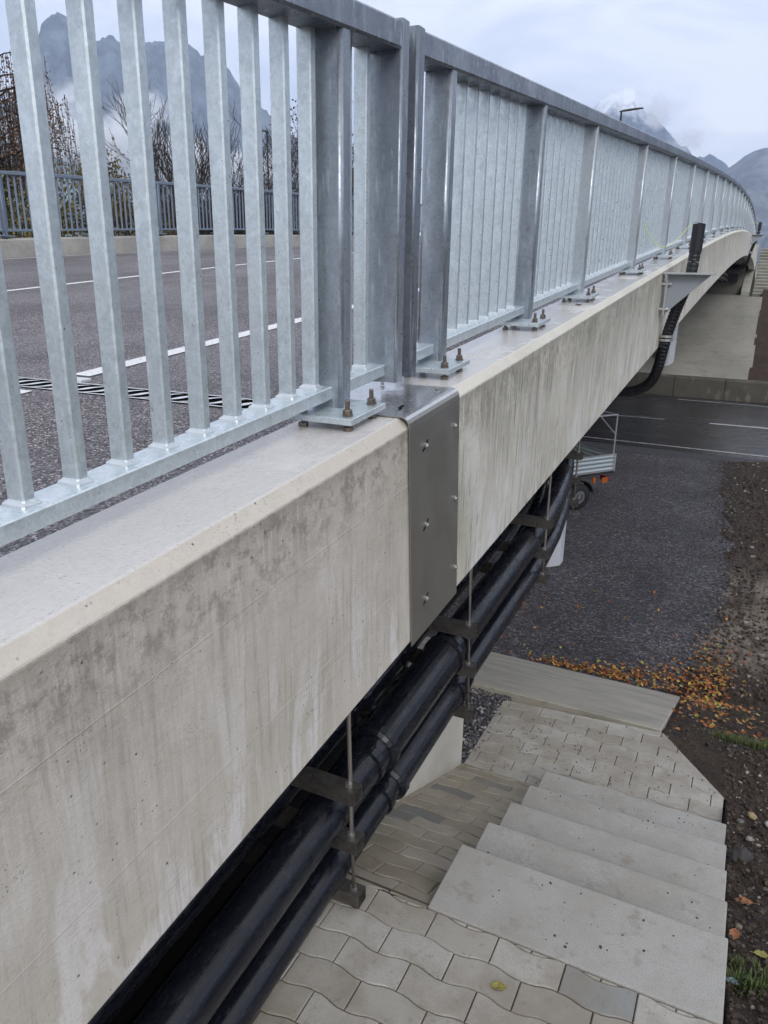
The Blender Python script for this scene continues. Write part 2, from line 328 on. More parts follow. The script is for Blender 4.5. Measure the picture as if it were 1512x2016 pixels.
# ------------------------------------------------------------------ object helpers
def tag(o, label=None, cat=None, group=None, kind=None):
    if label: o['label'] = label
    if cat: o['category'] = cat
    if group: o['group'] = group
    if kind: o['kind'] = kind
    return o
def thing(name, label, cat, loc=(0,0,0), group=None, kind=None):
    o = bpy.data.objects.new(name, None); COL.objects.link(o); o.location = loc; o.empty_display_size = .2
    return tag(o, label, cat, group, kind)
def link(name, me, parent=None, loc=None, rot=None, scale=None):
    o = bpy.data.objects.new(name, me); COL.objects.link(o)
    if parent: o.parent = parent
    if loc is not None: o.location = loc
    if rot is not None: o.rotation_euler = rot
    if scale is not None: o.scale = scale
    return o
class G:
    """mesh gatherer"""
    def __init__(s): s.v = []; s.f = []; s.mi = []
    def quad(s, a, b, c, d, mi=0):
        n = len(s.v); s.v += [tuple(a), tuple(b), tuple(c), tuple(d)]; s.f.append((n, n+1, n+2, n+3)); s.mi.append(mi)
    def add(s, vs_, fs, mi=0):
        n = len(s.v); s.v += [tuple(x) for x in vs_]
        for f in fs: s.f.append(tuple(i+n for i in f)); s.mi.append(mi)
    def box(s, lo, hi, mi=0, mat=None):
        x0, y0, z0 = lo; x1, y1, z1 = hi
        v = [Vector(p) for p in ((x0,y0,z0),(x1,y0,z0),(x1,y1,z0),(x0,y1,z0),(x0,y0,z1),(x1,y0,z1),(x1,y1,z1),(x0,y1,z1))]
        if mat: v = [mat @ p for p in v]
        s.add(v, [(0,3,2,1),(4,5,6,7),(0,1,5,4),(1,2,6,5),(2,3,7,6),(3,0,4,7)], mi)
    def loft(s, rings, mi=0, caps=True, closed=True):
        n = len(rings[0]); b = len(s.v)
        for r in rings: s.v += [tuple(p) for p in r]
        for i in range(len(rings)-1):
            for j in range(n if closed else n-1):
                a = b+i*n+j; c = b+i*n+(j+1) % n
                s.f.append((a, c, c+n, a+n)); s.mi.append(mi)
        if caps:
            s.f.append(tuple(b+j for j in reversed(range(n)))); s.mi.append(mi)
            s.f.append(tuple(b+(len(rings)-1)*n+j for j in range(n))); s.mi.append(mi)
    def tube(s, pts, rad, sides=8, mi=0, caps=True):
        pts = [Vector(p) for p in pts]; rings = []
        up = Vector((0, 0, 1))
        for i, p in enumerate(pts):
            d = (pts[min(i+1, len(pts)-1)] - pts[max(i-1, 0)]).normalized()
            a = d.cross(up)
            if a.length < .05: a = d.cross(Vector((1, 0, 0)))
            a.normalize(); b_ = a.cross(d).normalized()
            r = rad[i] if isinstance(rad, (list, tuple)) else rad
            rings.append([p + (a*math.cos(2*math.pi*j/sides) + b_*math.sin(2*math.pi*j/sides))*r for j in range(sides)])
        s.loft(rings, mi, caps)
    def build(s, name, mats, parent=None, smooth=False, bevel=0, loc=None, fix=True):
        me = s.mesh(name, mats, smooth, fix)
        o = link(name, me, parent, loc)
        if bevel:
            b = o.modifiers.new('bevel', 'BEVEL'); b.width = bevel; b.segments = 2; b.limit_method = 'ANGLE'; b.angle_limit = R(40)
        return o
    def mesh(s, name, mats, smooth=False, fix=True):
        me = bpy.data.meshes.new(name); me.from_pydata(s.v, [], s.f)
        if not isinstance(mats, (list, tuple)): mats = [mats]
        for q in mats: me.materials.append(q)
        me.polygons.foreach_set('material_index', s.mi)
        if smooth: me.polygons.foreach_set('use_smooth', [True]*len(s.f))
        me.update()
        if fix:
            bm = bmesh.new(); bm.from_mesh(me); bmesh.ops.recalc_face_normals(bm, faces=bm.faces); bm.to_mesh(me); bm.free()
        return me
def copy_tree(o, parent=None):
    c = o.copy(); COL.objects.link(c); c.parent = parent
    for ch in list(o.children): copy_tree(ch, c)
    return c
def fbm(x, y, z=0, o=4): return noise.fractal(Vector((x, y, z)), 1.0, 2.0, o)

# ------------------------------------------------------------------ bridge line
G0, KV, KV2 = .079418, -.000147, .000163
def Z(y): return G0*y - KV*y*y/2 - KV2*y**3/6
def T(n): return 1
def TW(x, y): return (abs(x)/11.0)**2*.021*(16-min(max(y, -4), 20))
def DZ(x, y): return Z(y) + TW(x, y) - .10 - .19*max(0, (-x-1))/10
YS = [-6+.5*i for i in range(0, 133)]          # -6 .. 60
JY0, JY1 = -.235, .045                          # the expansion gap hidden under the cover

def sweep(g, prof, ys, mi=0, zf=None, closed=True, shear=.08):
    """sweep an x/h profile along the bridge line"""
    zf = zf or (lambda x, y: Z(y))
    g.loft([[(x, y - h*shear*0, zf(x, y)+h) for x, h in prof] for y in ys], mi, True, closed)

def fr(a, b, st):
    n = max(1, int(round((b-a)/st))); return [a+(b-a)*i/n for i in range(n+1)]

bridge = thing('road_bridge', 'long concrete road bridge with streaked edge beam rising away over the lower road', 'bridge')
abut = thing('bridge_abutment', 'concrete bridge approach with weathered edge beam in the foreground, nearest the viewer', 'abutment')
edge_prof = [(0, 0), (-.031, .031), (-.300, .028), (-.300, -.36), (-.285, -.722), (0, -.722)]
def edge_beam(name, y0, y1, st, mat, parent, shear0=0, shear1=0):
    g = G(); rings = []
    for y in fr(y0, y1, st):
        t = (y-y0)/(y1-y0); sh = shear0*(1-t)+shear1*t
        rings.append([(x, y - (h)*sh, Z(y)+h) for x, h in edge_prof])
    # subdivide along profile is unnecessary: the relief lives in the material
    g.loft(rings); return g.build(name, mat, parent, bevel=.004)
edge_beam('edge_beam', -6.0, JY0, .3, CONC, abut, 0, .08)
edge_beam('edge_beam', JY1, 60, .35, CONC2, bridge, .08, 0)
g = G(); sweep(g, [(-.301, -.20), (-11.0, -.50), (-11.0, -.72), (-.75, -.56), (-.36, -.46)], fr(JY1, 60, 1.0), zf=lambda x, y: Z(y)+TW(x, y)); g.build('deck_slab', SOFFIT, bridge)
for xa, xb in ((-3.4, -1.9), (-8.6, -7.1)):
    g = G(); sweep(g, [(xa-.2, -.52), (xb+.2, -.52), (xb, -1.5), (xa, -1.5)], fr(.9, 43, 1.0)); g.build('girder', SOFFIT, bridge)
g = G(); sweep(g, [(-.301, -.20), (-11.0, -.50), (-11.0, -.9), (-.301, -.9)], fr(-6, JY0, .6), zf=lambda x, y: Z(y)+TW(x, y)); g.build('approach_slab', SOFFIT, abut)
# opposite edge beam
g = G(); pr = [(-11.12, .0), (-11.45, .02), (-11.50, -.02), (-11.50, -.75), (-11.12, -.5)]
sweep(g, pr, fr(-6, 60, .6), zf=lambda x, y: Z(y)+TW(x, y)); o = g.build('opposite_edge_beam', plain_conc('opposite_beam_concrete', (.40, .385, .35), 1.4), bridge, bevel=.006)

# carriageway
g = G(); xs = [-.301] + [-.5-.5*i for i in range(0, 21)] + [-11.12]
ys = sorted(fr(-6, 60, .5) + [.022, .178]); ys.remove(0.0) if 0.0 in ys else None
for j in range(len(ys)-1):
    for i in range(len(xs)-1):
        if abs(ys[j]-.022) < 1e-6: continue
        q = [(xs[i], ys[j]), (xs[i+1], ys[j]), (xs[i+1], ys[j+1]), (xs[i], ys[j+1])]
        g.quad(*[(a, b, DZ(a, b)) for a, b in q])
me = g.mesh('bridge_road', ASPH)
bm = bmesh.new(); bm.from_mesh(me); bmesh.ops.remove_doubles(bm, verts=bm.verts, dist=1e-4); bmesh.ops.recalc_face_normals(bm, faces=bm.faces)
for f in bm.faces:
    if f.normal.z < 0: f.normal_flip()
bm.to_mesh(me); bm.free()
tag(link('bridge_road', me), kind='structure')
def strip_on_deck(name, x0, x1, y0, y1, st, mat, dz=.004, label=None):
    g = G(); yy = fr(y0, y1, st)
    for a, b in zip(yy[:-1], yy[1:]):
        g.quad((x0, a, DZ(x0, a)+dz), (x1, a, DZ(x1, a)+dz), (x1, b, DZ(x1, b)+dz), (x0, b, DZ(x0, b)+dz))
    return tag(g.build(name, mat), kind='structure')
strip_on_deck('road_marking', -2.02, -1.90, .30, 60, .25, PAINT)
strip_on_deck('road_marking', -2.06, -1.90, -3.0, -.02, .25, PAINT)
strip_on_deck('road_marking', -6.04, -5.93, -3, 60, .5, PAINT)
strip_on_deck('road_marking', -10.86, -10.75, -3, 60, .5, PAINT)

# road finger joint: two steel edge bars and the interlocking wave fingers between them
fj = thing('finger_joint', 'steel finger joint with wavy teeth set across the asphalt behind the near railing', 'expansion joint', (0, 0, 0))
jz = lambda x, y: DZ(x, y)
g = G()
for xa, xb in zip([-.301, -1, -3.2, -6.0], [-1, -3.2, -6.0, -11.1]):
    a0, a1, b0, b1 = [(x, y, jz(x, y)) for x, y in ((xa, .022), (xa, .178), (xb, .022), (xb, .178))]
    dn = lambda p, d=.075: (p[0], p[1], p[2]-d)
    g.quad(dn(a0), dn(b0), dn(b1), dn(a1)); g.quad(a0, b0, dn(b0), dn(a0)); g.quad(a1, b1, dn(b1), dn(a1))
g.build('joint_channel', GAPBLACK, fj)
for y in (.031, .169):
    g = G(); pts = [(-.302, y), (-.65, y), (-1.0, y)] + [(-1.5-.5*i, y) for i in range(20)]
    g.loft([[(x, b-.008, jz(x, b)-.06), (x, b+.008, jz(x, b)-.06), (x, b+.008, jz(x, b)+.004), (x, b-.008, jz(x, b)+.004)] for x, b in pts]); o = g.build('edge_bar', [FINGER, GAPBLACK], fj)
    for p in o.data.polygons: p.material_index = 0 if p.normal.z > .5 else 1  # upright sides of the steel bar painted black as gap shade
def s_finger():
    g = G(); rings = []
    for i in range(11):
        t = i/10; x = -.058+.116*t + .012*math.sin(t*math.pi*2); y = -.060+.120*t
        w = .011+.007*math.sin(t*math.pi)**2
        rings.append([(x-w, y, -.05), (x+w, y, -.05), (x+w, y, 0), (x-w, y, 0)])
    g.loft(rings); me = g.mesh('finger', [FINGER, GAPBLACK])
    for p in me.polygons: p.material_index = 0 if p.normal.z > .5 else 1  # finger sides coloured black, shade of the gaps painted onto the steel
    return me
fmesh = s_finger()
for i in range(78):
    x = -.45 - i*.105
    link('finger', fmesh, fj, (x, .100, jz(x, .1)+.003)).rotation_euler = (R(4.3), 0, 0)
g = G(); g.box((-1.99, .17, -.115), (-1.82, .235, -.075)); g.build('kerb_block', FINGER, fj, bevel=.004)

# ------------------------------------------------------------------ stainless joint cover
cov = thing('joint_cover', 'folded stainless steel cover plate wrapped over the gap between the two concrete beams', 'cover plate', (0, 0, 0))
def cover_ring(y, off):
    o_ = [(-.345, .034), (-.10, .036), (-.02, .037), (-.008, .0345), (.001, .028), (.006, .018), (.0075, .0), (.0075, -.735)]
    i_ = [(.0045, -.735), (.0045, .0), (.003, .017), (-.002, .0255), (-.010, .0315), (-.02, .034), (-.10, .033), (-.345, .031)]
    return [(x, y - (h-.03)*.085, Z(y)+h) for x, h in o_+i_]
g = G(); g.loft([cover_ring(y, 0) for y in fr(-.30, .105, .05)])
me = g.mesh('plate', [STAIN, STAIN_WET])
for p in me.polygons:
    if p.normal.z > .8: p.material_index = 1
link('plate', me, cov)
def hexnut(r, h, n=6, mat=BRIGHT, dome=True):
    g = G(); rings = [[(r*math.cos(2*math.pi*j/n), r*math.sin(2*math.pi*j/n), z_) for j in range(n)] for z_ in (0, h)]
    g.loft(rings)
    if dome: g.loft([[(r*.6*math.cos(j*math.pi/4), r*.6*math.sin(j*math.pi/4), z_) for j in range(8)] for z_ in (h, h*1.5)])
    return g.mesh('screw', mat)
scr = hexnut(.0085, .007)
slot_g = G(); slot_g.box((-.0035, -.024, .0), (.0035, .024, .0009)); slot = slot_g.mesh('slot', GAPBLACK)
for y, h in ((.068, -.08), (.10, -.345), (.133, -.619), (-.175, -.08), (-.15, -.348), (-.128, -.618)):
    link('screw', scr, cov, (.0078, y, Z(y)+h), (0, R(90), 0))
    if y < 0:
        q = link('slot', slot, cov, (.0077, y, Z(y)+h), (0, R(90), 0)); q.rotation_euler = (R(-42), 0, 0); q.rotation_euler = Matrix.Rotation(R(-35), 3, 'X').to_4x4().to_euler() 
        q.matrix_local = Matrix.Translation((.0077, y, Z(y)+h)) @ Matrix.Rotation(R(40), 4, 'X') @ Matrix.Rotation(R(90), 4, 'Y')
for x, y in ((-.257, .055), (-.055, .06)):
    link('screw', scr, cov, (x, y, Z(y)+.0375))
q = link('slot', slot, cov, (-.067, -.198, Z(-.198)+.038)); q.rotation_euler = (0, 0, R(12)); q.scale = (1.6, 1.1, 1)
link('screw', scr, cov, (-.067, -.198, Z(-.198)+.034), (0, 0, 0), (.7, .7, .4))

# ------------------------------------------------------------------ railings
def baluster_mesh(h, w=.034, t=.024, nm='baluster', fl=.010):
    """flat bar: t along the rail, w across; slight weld flare at the foot; rounded corners"""
    g = G(); rings = []
    c = .0035
    def ring(z_, e):
        a, b = w/2+e, t/2+e
        return [(a-c, -b, z_), (a, -b+c, z_), (a, b-c, z_), (a-c, b, z_), (-a+c, b, z_), (-a, b-c, z_), (-a, -b+c, z_), (-a+c, -b, z_)]
    for z_, e in ((-.004, fl*.9), (.004, fl*.75), (.0085, fl*.2), (.012, 0), (h, 0)): rings.append(ring(z_, e))
    g.loft(rings)
    me = g.mesh(nm, [GALV, WELD]); 
    for p in me.polygons:
        if p.center.z < .011: p.material_index = 1
    return me
BH = .915
bal = baluster_mesh(BH, .042, .027)
def bar(g, x0, x1, h0, h1, ys, c=.004, zf=None):
    prof = [(x1-c, h0), (x1, h0+c), (x1, h1-c), (x1-c, h1), (x0+c, h1), (x0, h1-c), (x0, h0+c), (x0+c, h0)]
    sweep(g, prof, ys, zf=zf)
def post_mesh(h0, h1, w=.10, t=.058, mat=GALV_POST, r=.012):
    g = G(); rings = []
    for z_ in (h0, h1):
        ring = []
        for cx, cy, a0 in ((w/2-r, t/2-r, 0), (-w/2+r, t/2-r, 90), (-w/2+r, -t/2+r, 180), (w/2-r, -t/2+r, 270)):
            for k_ in range(4):
                a = R(a0+30*k_); ring.append((cx+r*math.cos(a), cy+r*math.sin(a), z_))
        rings.append(ring)
    g.loft(rings); me = g.mesh('post', mat)
    for p in me.polygons: p.use_smooth = abs(p.normal.z) < .5 and p.area < .02
    return me
PM = post_mesh(0, 1.0); GALV_LIGHTPOST = galvanised('light_galvanised_post', (.47, .51, .545), .35, .42, .5); PM2 = post_mesh(0, 1.0, .092, .05, GALV_LIGHTPOST)
def bolt_mesh():
    g = G()
    def cyl(r, z0, z1, n, mi): g.loft([[(r*math.cos(2*math.pi*j/n), r*math.sin(2*math.pi*j/n), z_) for j in range(n)] for z_ in (z0, z1)], mi)
    # one turned profile so that stud, nuts and washers are one body
    prof = [(.0065, -.045), (.0065, -.026), (.013, -.025), (.013, -.0135), (.0065, -.0130), (.0065, .0195), (.015, .0200), (.015, .0228), (.0115, .0232), (.0120, .0245), (.0120, .0345), (.0105, .0365), (.0065, .0370), (.0065, .060), (.0052, .0625)]
    rings = []
    for r, z_ in prof:
        n = 12
        rings.append([((r*(1.0 if (.0115 > r or r > .0145) else (1.12 if j % 2 == 0 else .97)))*math.cos(2*math.pi*j/n), (r*(1.0 if (.0115 > r or r > .0145) else (1.12 if j % 2 == 0 else .97)))*math.sin(2*math.pi*j/n), z_) for j in range(n)])
    g.loft(rings); return g.mesh('anchor_bolt', [BOLT])
BM = bolt_mesh()
g = G(); g.box((-.103, -.106, -.009), (.103, .106, .009)); PLATE = g.mesh('base_plate', GALV)
bm = bmesh.new(); bm.from_mesh(PLATE); bmesh.ops.bevel(bm, geom=bm.edges[:], offset=.0015, segments=1, affect='EDGES'); bm.to_mesh(PLATE); bm.free()
def base_plate(parent, y, first=[0]):
    p = link('base_plate', PLATE, parent, (-.177, y, Z(y)+.063), (R(4.3), 0, 0))
    for sx in (-1, 1):
        for sy in (-1, 1):
            b = link('anchor_bolt', BM, p, (sx*.073, sy*.072, -.009), (0, 0, random.uniform(0, 1)))
    return p
XR0, XR1 = -.272, -.190   # bottom rail
XH0, XH1 = -.261, -.151   # handrail
XP = -.208                # post centre
XB = -.2385
RT, HB = 1.092, 1.020

def railing_run(parent, posts, bars, y0, y1, end_post_y, st=.25):
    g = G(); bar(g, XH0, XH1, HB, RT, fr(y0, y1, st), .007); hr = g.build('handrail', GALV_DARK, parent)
    # bottom rail pieces run from post to post
    cuts = [y0] + sorted(posts) + [y1]
    for a, b in zip(cuts[:-1], cuts[1:]):
        if b-a < .06: continue
        g = G(); bar(g, XR0, XR1, .096, .133, fr(a+(.0 if a == y0 else .012), b-(.0 if b == y1 else .012), .4), .003); g.build('bottom_rail', GALV, parent)
    for y in posts:
        link('post', PM if y < 2 else PM2, parent, (XP, y, Z(y)+.066)).scale = (1, 1, (HB-.066)+.004)
    for i, y in enumerate(bars):
        o = link('baluster', bal, parent, (XB + random.uniform(-.0008, .0008), y+.012, Z(y)+.133))
        o.rotation_euler = (0, 0, random.uniform(-.012, .012))
    return hr

r1 = thing('approach_railing', 'galvanised steel railing of vertical bars on the near beam, cut off by the picture edge', 'railing', (0, 0, 0))
bars1 = [-1.423+.1215*i for i in range(-4, 9)] + [-.258, -.150]
railing_run(r1, [-2.35, -.375], [b for b in bars1 if abs(b+2.35) > .05], -2.6, -.034, None, .2)
def end_post(parent, y, h0, mat):
    me = post_mesh(0, 1, .115, .052, mat, .008)
    o = link('end_post', me, parent, (-.206, y, Z(y)+h0)); o.scale = (1, 1, RT-h0+.0035); return o
end_post(r1, -.040, .075, GALV_POST)
for y in (-.395, -2.37): base_plate(r1, y)

r2 = thing('bridge_railing', 'long galvanised railing of vertical bars on the bridge edge beam, running to the far end', 'railing', (0, 0, 0))
posts2 = [.37, 1.525, 2.71, 4.65] + [6.62+1.97*i for i in range(0, 28)]
bars2 = []
y = .592 - .1285*3
for a, b in zip([.07]+posts2[:-1], posts2):
    n = max(1, int(round((b-a)/.129)))
    bars2 += [a + (b-a)*j/n for j in range(1, n)]
ind = [b for b in bars2 if b < 38][:298]; rest = [b for b in bars2 if b not in set(ind)]
railing_run(r2, posts2, ind, .066, 60, None, .35)
g = G()
for b in rest: g.box((XB-.017, b, Z(b)+.13), (XB+.017, b+.024, Z(b)+1.05))
if rest: tag(g.build('far_baluster_row', GALV, r2), kind='stuff')
end_post(r2, .072, .072, GALV_DARK)
for i, y in enumerate(posts2): base_plate(r2, y-.055)
# weld cleats under the handrail at intervals (short bright seams seen in the photograph)
# opposite railing
r3 = thing('opposite_railing', 'blue-grey steel railing on the far side of the carriageway seen through the near bars', 'railing', (0, 0, 0))
zf3 = lambda x, y: Z(y)+TW(x, y)
g = G(); bar(g, -11.40, -11.30, 1.06, 1.12, fr(3, 26, .5), .006, zf3); g.build('handrail', GALV_FAR, r3)
g = G(); bar(g, -11.385, -11.315, .13, .165, fr(3, 26, .5), .003, zf3); g.build('bottom_rail', GALV_FAR, r3)
me3 = baluster_mesh(.90, .034, .024, 'baluster', .004); me3.materials[0] = GALV_FAR; me3.materials[1] = GALV_FAR
pm3 = post_mesh(0, 1.06, .09, .055, GALV_FAR)
posts3 = [3.5+1.97*i for i in range(12)]
for y in posts3: link('post', pm3, r3, (-11.34, y, zf3(-11.34, y)+.02)); 
for y in posts3:
    g = G(); g.box((-11.44, y-.11, zf3(-11.34, y)+.05), (-11.24, y+.11, zf3(-11.34, y)+.07)); g.build('base_plate', GALV_FAR, r3)
y = 3.05
while y < 26:
    if min(abs(y-q) for q in posts3) > .05: link('baluster', me3, r3, (-11.35, y, zf3(-11.35, y)+.165))
    y += .1313

# ------------------------------------------------------------------ pipes, hangers
def pipe_thing(label, x, h, r, sleeves, y0=-2.6, y1=41, bend=0.0):
    t = thing('utility_pipe', label, 'pipe', (x, 0, 0), 'black pipes hung under the bridge edge')
    P = lambda y: (x - min(.95, .072*max(0, y-2.0)**2), y, Z(y)+h)
    t.location = (0, 0, 0)
    g = G(); g.tube([P(y) for y in fr(y0, y1, .4)], r, 20); g.build('pipe_barrel', PIPE, t, smooth=True)
    for a, b in sleeves:
        g = G(); yy = [a, a+.012, a+.014, a+.045, a+.047, b-.047, b-.045, b-.014, b-.012, b]
        rr = [r+.003, r+.016, r+.020, r+.020, r+.012, r+.012, r+.020, r+.020, r+.016, r+.003]
        g.tube([P(y) for y in yy], rr, 24); g.build('coupling_sleeve', PIPE, t, smooth=False)
        for q in (a-.09, b+.07):
            g = G(); g.tube([P(y) for y in (q, q+.002, q+.033, q+.035)], [r+.001, r+.009, r+.009, r+.001], 24); g.build('strap', PIPE, t)
            g = G(); px, py, pz = P(q+.015); g.box((px+.3*r, py-.02, pz+r*.8), (px+.3*r+.02, py+.02, pz+r+.02)); g.build('strap_lug', PIPE, t)
    return t
pipe_thing('thick black plastic pipe with wide coupling sleeve, middle of the hung pipes', -.19, -1.292, .077, [(-.12, .62), (4.2, 4.8), (9, 9.6)])
pipe_thing('thinner black pipe with printed marks, lowest of the hung pipes', -.172, -1.508, .060, [(-.03, .68), (5, 5.5)])
pipe_thing('wide black pipe of the inner row, highest under the deck', -.46, -1.035, .092, [(-.4, .2)])
pipe_thing('broad black pipe added to darken the gap deepest under the deck, upper one', -.67, -1.03, .105, [])  # added filler pipe behind the others, keeps the gap black
pipe_thing('broad black pipe added to darken the gap deepest under the deck, lower one', -.62, -1.30, .105, [])  # second added filler pipe, covers the lit abutment behind
pipe_thing('black pipe of the inner row between the upper channels', -.40, -1.285, .066, [(.1, .5)])
pipe_thing('black pipe of the inner row above the lowest channels', -.36, -1.515, .055, [(.3, .6)])
pipe_thing('black pipe tucked highest behind the concrete edge beam', -.305, -1.055, .058, [(-.5, -.1), (.5, .9)])
def hanger(y, x=-.10, deep=.27, levels=(-1.142, -1.352, -1.592), rod_lean=.02, tops=-.70):
    t = thing('pipe_hanger', {0: 'steel pipe hanger with three box channels nearest the viewer, beside the stepped path',
              1: 'steel pipe hanger with three box channels just past the joint cover', 2: 'pipe hanger in front of the pale column foot', 3: 'farthest visible pipe hanger beside the truck bed'}[hanger.n],
              'pipe hanger', (x, y, Z(y)), 'hangers carrying the black pipes')
    hanger.n += 1
    xb = x-.62
    for sx in (0, -.52):
        g = G(); g.tube([(sx, 0, tops+.12), (sx, .0, tops-.2), (sx+.003, rod_lean*.5, levels[1]), (sx+.005, rod_lean, levels[2]-.085)], .0075, 10); g.build('rod', ROD, t, smooth=True)
    for i, l in enumerate(levels):
        w, hgt, th = .055, .052, .003
        x1 = .035; x0 = -.55
        g = G(); yl = rod_lean*(i/2)
        # hollow rectangular tube with open end
        def rr(xx, e): return [(xx, yl-w/2+e, l-hgt+e), (xx, yl+w/2-e, l-hgt+e), (xx, yl+w/2-e, l-e), (xx, yl-w/2+e, l-e)]
        g.loft([rr(x0, 0), rr(x1, 0)], caps=False); g.loft([rr(x0, th), rr(x1, th)], caps=False)
        for xx in (x0, x1):
            a, b = rr(xx, 0), rr(xx, th)
            for j in range(4): g.quad(a[j], a[(j+1) % 4], b[(j+1) % 4], b[j])
        g.build('channel', CHAN, t, fix=True)
        for sx in (0, -.52):
            link('nut', NUT, t, (sx, yl, l))
            link('nut', NUT, t, (sx, yl, l-hgt-.011))
    return t
hanger.n = 0
NUT = hexnut(.013, .011, mat=BRIGHT, dome=False); NUT.name = 'nut'
hanger(-.47, rod_lean=.035); hanger(.64, rod_lean=.05); hanger(1.985, rod_lean=-.01, levels=(-1.15, -1.339, -1.50)); hanger(3.35, x=-.225, rod_lean=0, levels=(-1.15, -1.34, -1.52))

# ------------------------------------------------------------------ hose brackets, hoses, cables
def bracket(y, label, yd=.0):
    t = thing('hose_bracket', label, 'bracket', (0, y, Z(y)))
    g = G(); g.box((.012, -.09, -.022), (.44, .10, -.006))
    g.build('top_plate', EDGE, t, bevel=.002)
    g = G(); v = [(.05, -.004, -.024), (.405, -.004, -.024), (.06, -.004, -.36), (.05, -.004, -.36)]
    w = [(a, .006, c) for a, b, c in v]; g.add(v+w, [(0,1,2,3), (7,6,5,4), (0,4,5,1), (1,5,6,2), (2,6,7,3), (3,7,4,0)]); g.build('gusset', BRACK, t)
    g = G(); g.box((.034, -.03, -.38), (.049, .055, -.022)); g.build('back_plate', EDGE, t)
    for zz_ in (-.11, -.33):
        for yy in (-.015, .04):
            g = G(); g.tube([(-.02, yy, zz_), (.085, yy, zz_)], .011, 8); g.build('bolt', BRIGHT, t)
            g = G(); g.tube([(.06, yy, zz_), (.075, yy, zz_)], .02, 6); g.build('nut', BRIGHT, t)
    return t
bracket(5.30, 'grey steel bracket with triangular gusset bolted to the edge beam, holding the nearer hose')
bracket(29.3, 'small grey hose bracket at the far end of the bridge edge beam')
def spline(pts, n=12):
    P_ = [Vector(p) for p in pts]; P_ = [P_[0]*2-P_[1]] + P_ + [P_[-1]*2-P_[-2]]; out = []
    for i in range(1, len(P_)-2):
        a, b, c, d = P_[i-1:i+3]
        for j in range(n):
            t_ = j/n; out.append(.5*((2*b)+(-a+c)*t_+(2*a-5*b+4*c-d)*t_*t_+(-a+3*b-3*c+d)*t_**3))
    out.append(P_[-2]); return out
def resample(pts, step):
    out = [pts[0]]; acc = 0
    for a, b in zip(pts[:-1], pts[1:]):
        d = (b-a).length; s_ = step-acc
        while s_ < d: out.append(a+(b-a)*(s_/d)); s_ += step
        acc = (acc+d) % step
    return out
def hose(y, label, step=.006, scale=1.0):
    t = thing('corrugated_hose', label, 'hose', (0, y, Z(y)))
    path = [(.235, .02, .40), (.232, .02, .2), (.222, .02, .0), (.205, .03, -.1), (.13, .10, -.34), (.075, .14, -.56), (.05, .16, -.72), (.015, .2, -.92), (-.05, .26, -1.07), (-.2, .32, -1.17), (-.42, .36, -1.2), (-.75, .38, -1.18)]
    pts = resample(spline(path), step)
    def rad(i): return .0498 if (i//3) % 2 else .052
    ncap = int(.235/step)
    g = G(); g.tube(pts[ncap:], [rad(i) for i in range(len(pts)-ncap)], 14); g.build('corrugated_tube', HOSE, t)
    g = G(); g.tube([(.2355, .02, .41), (.235, .02, .408), (.2345, .02, .40), (.232, .02, .165), (.232, .02, .163)], [.02, .052, .0545, .0545, .05], 18); g.build('end_cap', HOSE, t, smooth=False)
    for q in (0, .035):
        c = Vector((.065, .148, -.60-q)); g = G()
        g.tube([c+Vector((0, 0, .012)), c+Vector((0, 0, .011)), c-Vector((0, 0, .011)), c-Vector((0, 0, .012))], [.05, .062, .062, .05], 16); g.build('clamp_ring', BRIGHT, t)
    g = G(); g.tube([(-.03, .148, -.618), (.15, .14, -.618)], .006, 6); g.build('clamp_rod', BRIGHT, t)
    return t
hose(5.42, 'black corrugated hose rising through the nearer bracket and curling under the bridge', .006)
hose(29.4, 'black corrugated hose standing at the far bridge end', .02)
def cable(label, pts, r=.004):
    g = G(); g.tube(resample(spline(pts), .05), r, 6); tag(g.build('cable', CABLE), label, 'cable')
y0 = 5.44; zc = Z(5.44)
cable('thin yellow-green cable sagging from the nearer hose top to the railing bars', [(.20, y0, zc+.40), (.16, y0-.02, zc+.385), (.05, y0-.1, zc+.24), (-.05, y0-.15, zc+.20), (-.16, y0-.2, zc+.30), (-.215, y0-.25, zc+.405), (-.25, y0-.25, zc+.43)], .0035)
y0 = 29.4; zc = Z(29.4)
cable('thin yellow-green cable at the far hose', [(.2, y0, zc+.36), (0, y0-.4, zc+.36), (-.22, y0-1.2, zc+.33)], .006)

# ------------------------------------------------------------------ stairs, pavements
st = thing('stone_stairs', 'flight of five pale granite steps descending beside the bridge pipes', 'stairs', (0, 0, 0))
tr = [(-.325, .015, -1.70), (.008, .365, -1.86), (.358, .73, -2.02), (.723, 1.10, -2.18), (1.093, 1.47, -2.34)]
for i, (a, b, z_) in enumerate(tr):
    g = G(); n = 24
    g.box((.135, a, z_-.175), (1.09+.004*i, b, z_)); o = g.build('step_slab', STEP, st, bevel=.006)
PL, PW, WA = .225, .1125, .0098
def wave(x):
    t_ = (x/PL) % 1.0
    # flat - slope - flat - slope
    k_ = [(0, 0), (.14, 0), (.36, 1), (.64, 1), (.86, 0), (1, 0)]
    for (a, va), (b, vb) in zip(k_[:-1], k_[1:]):
        if a <= t_ <= b: return WA*(va+(vb-va)*((t_-a)/(b-a)) - .5)*1.6
    return 0
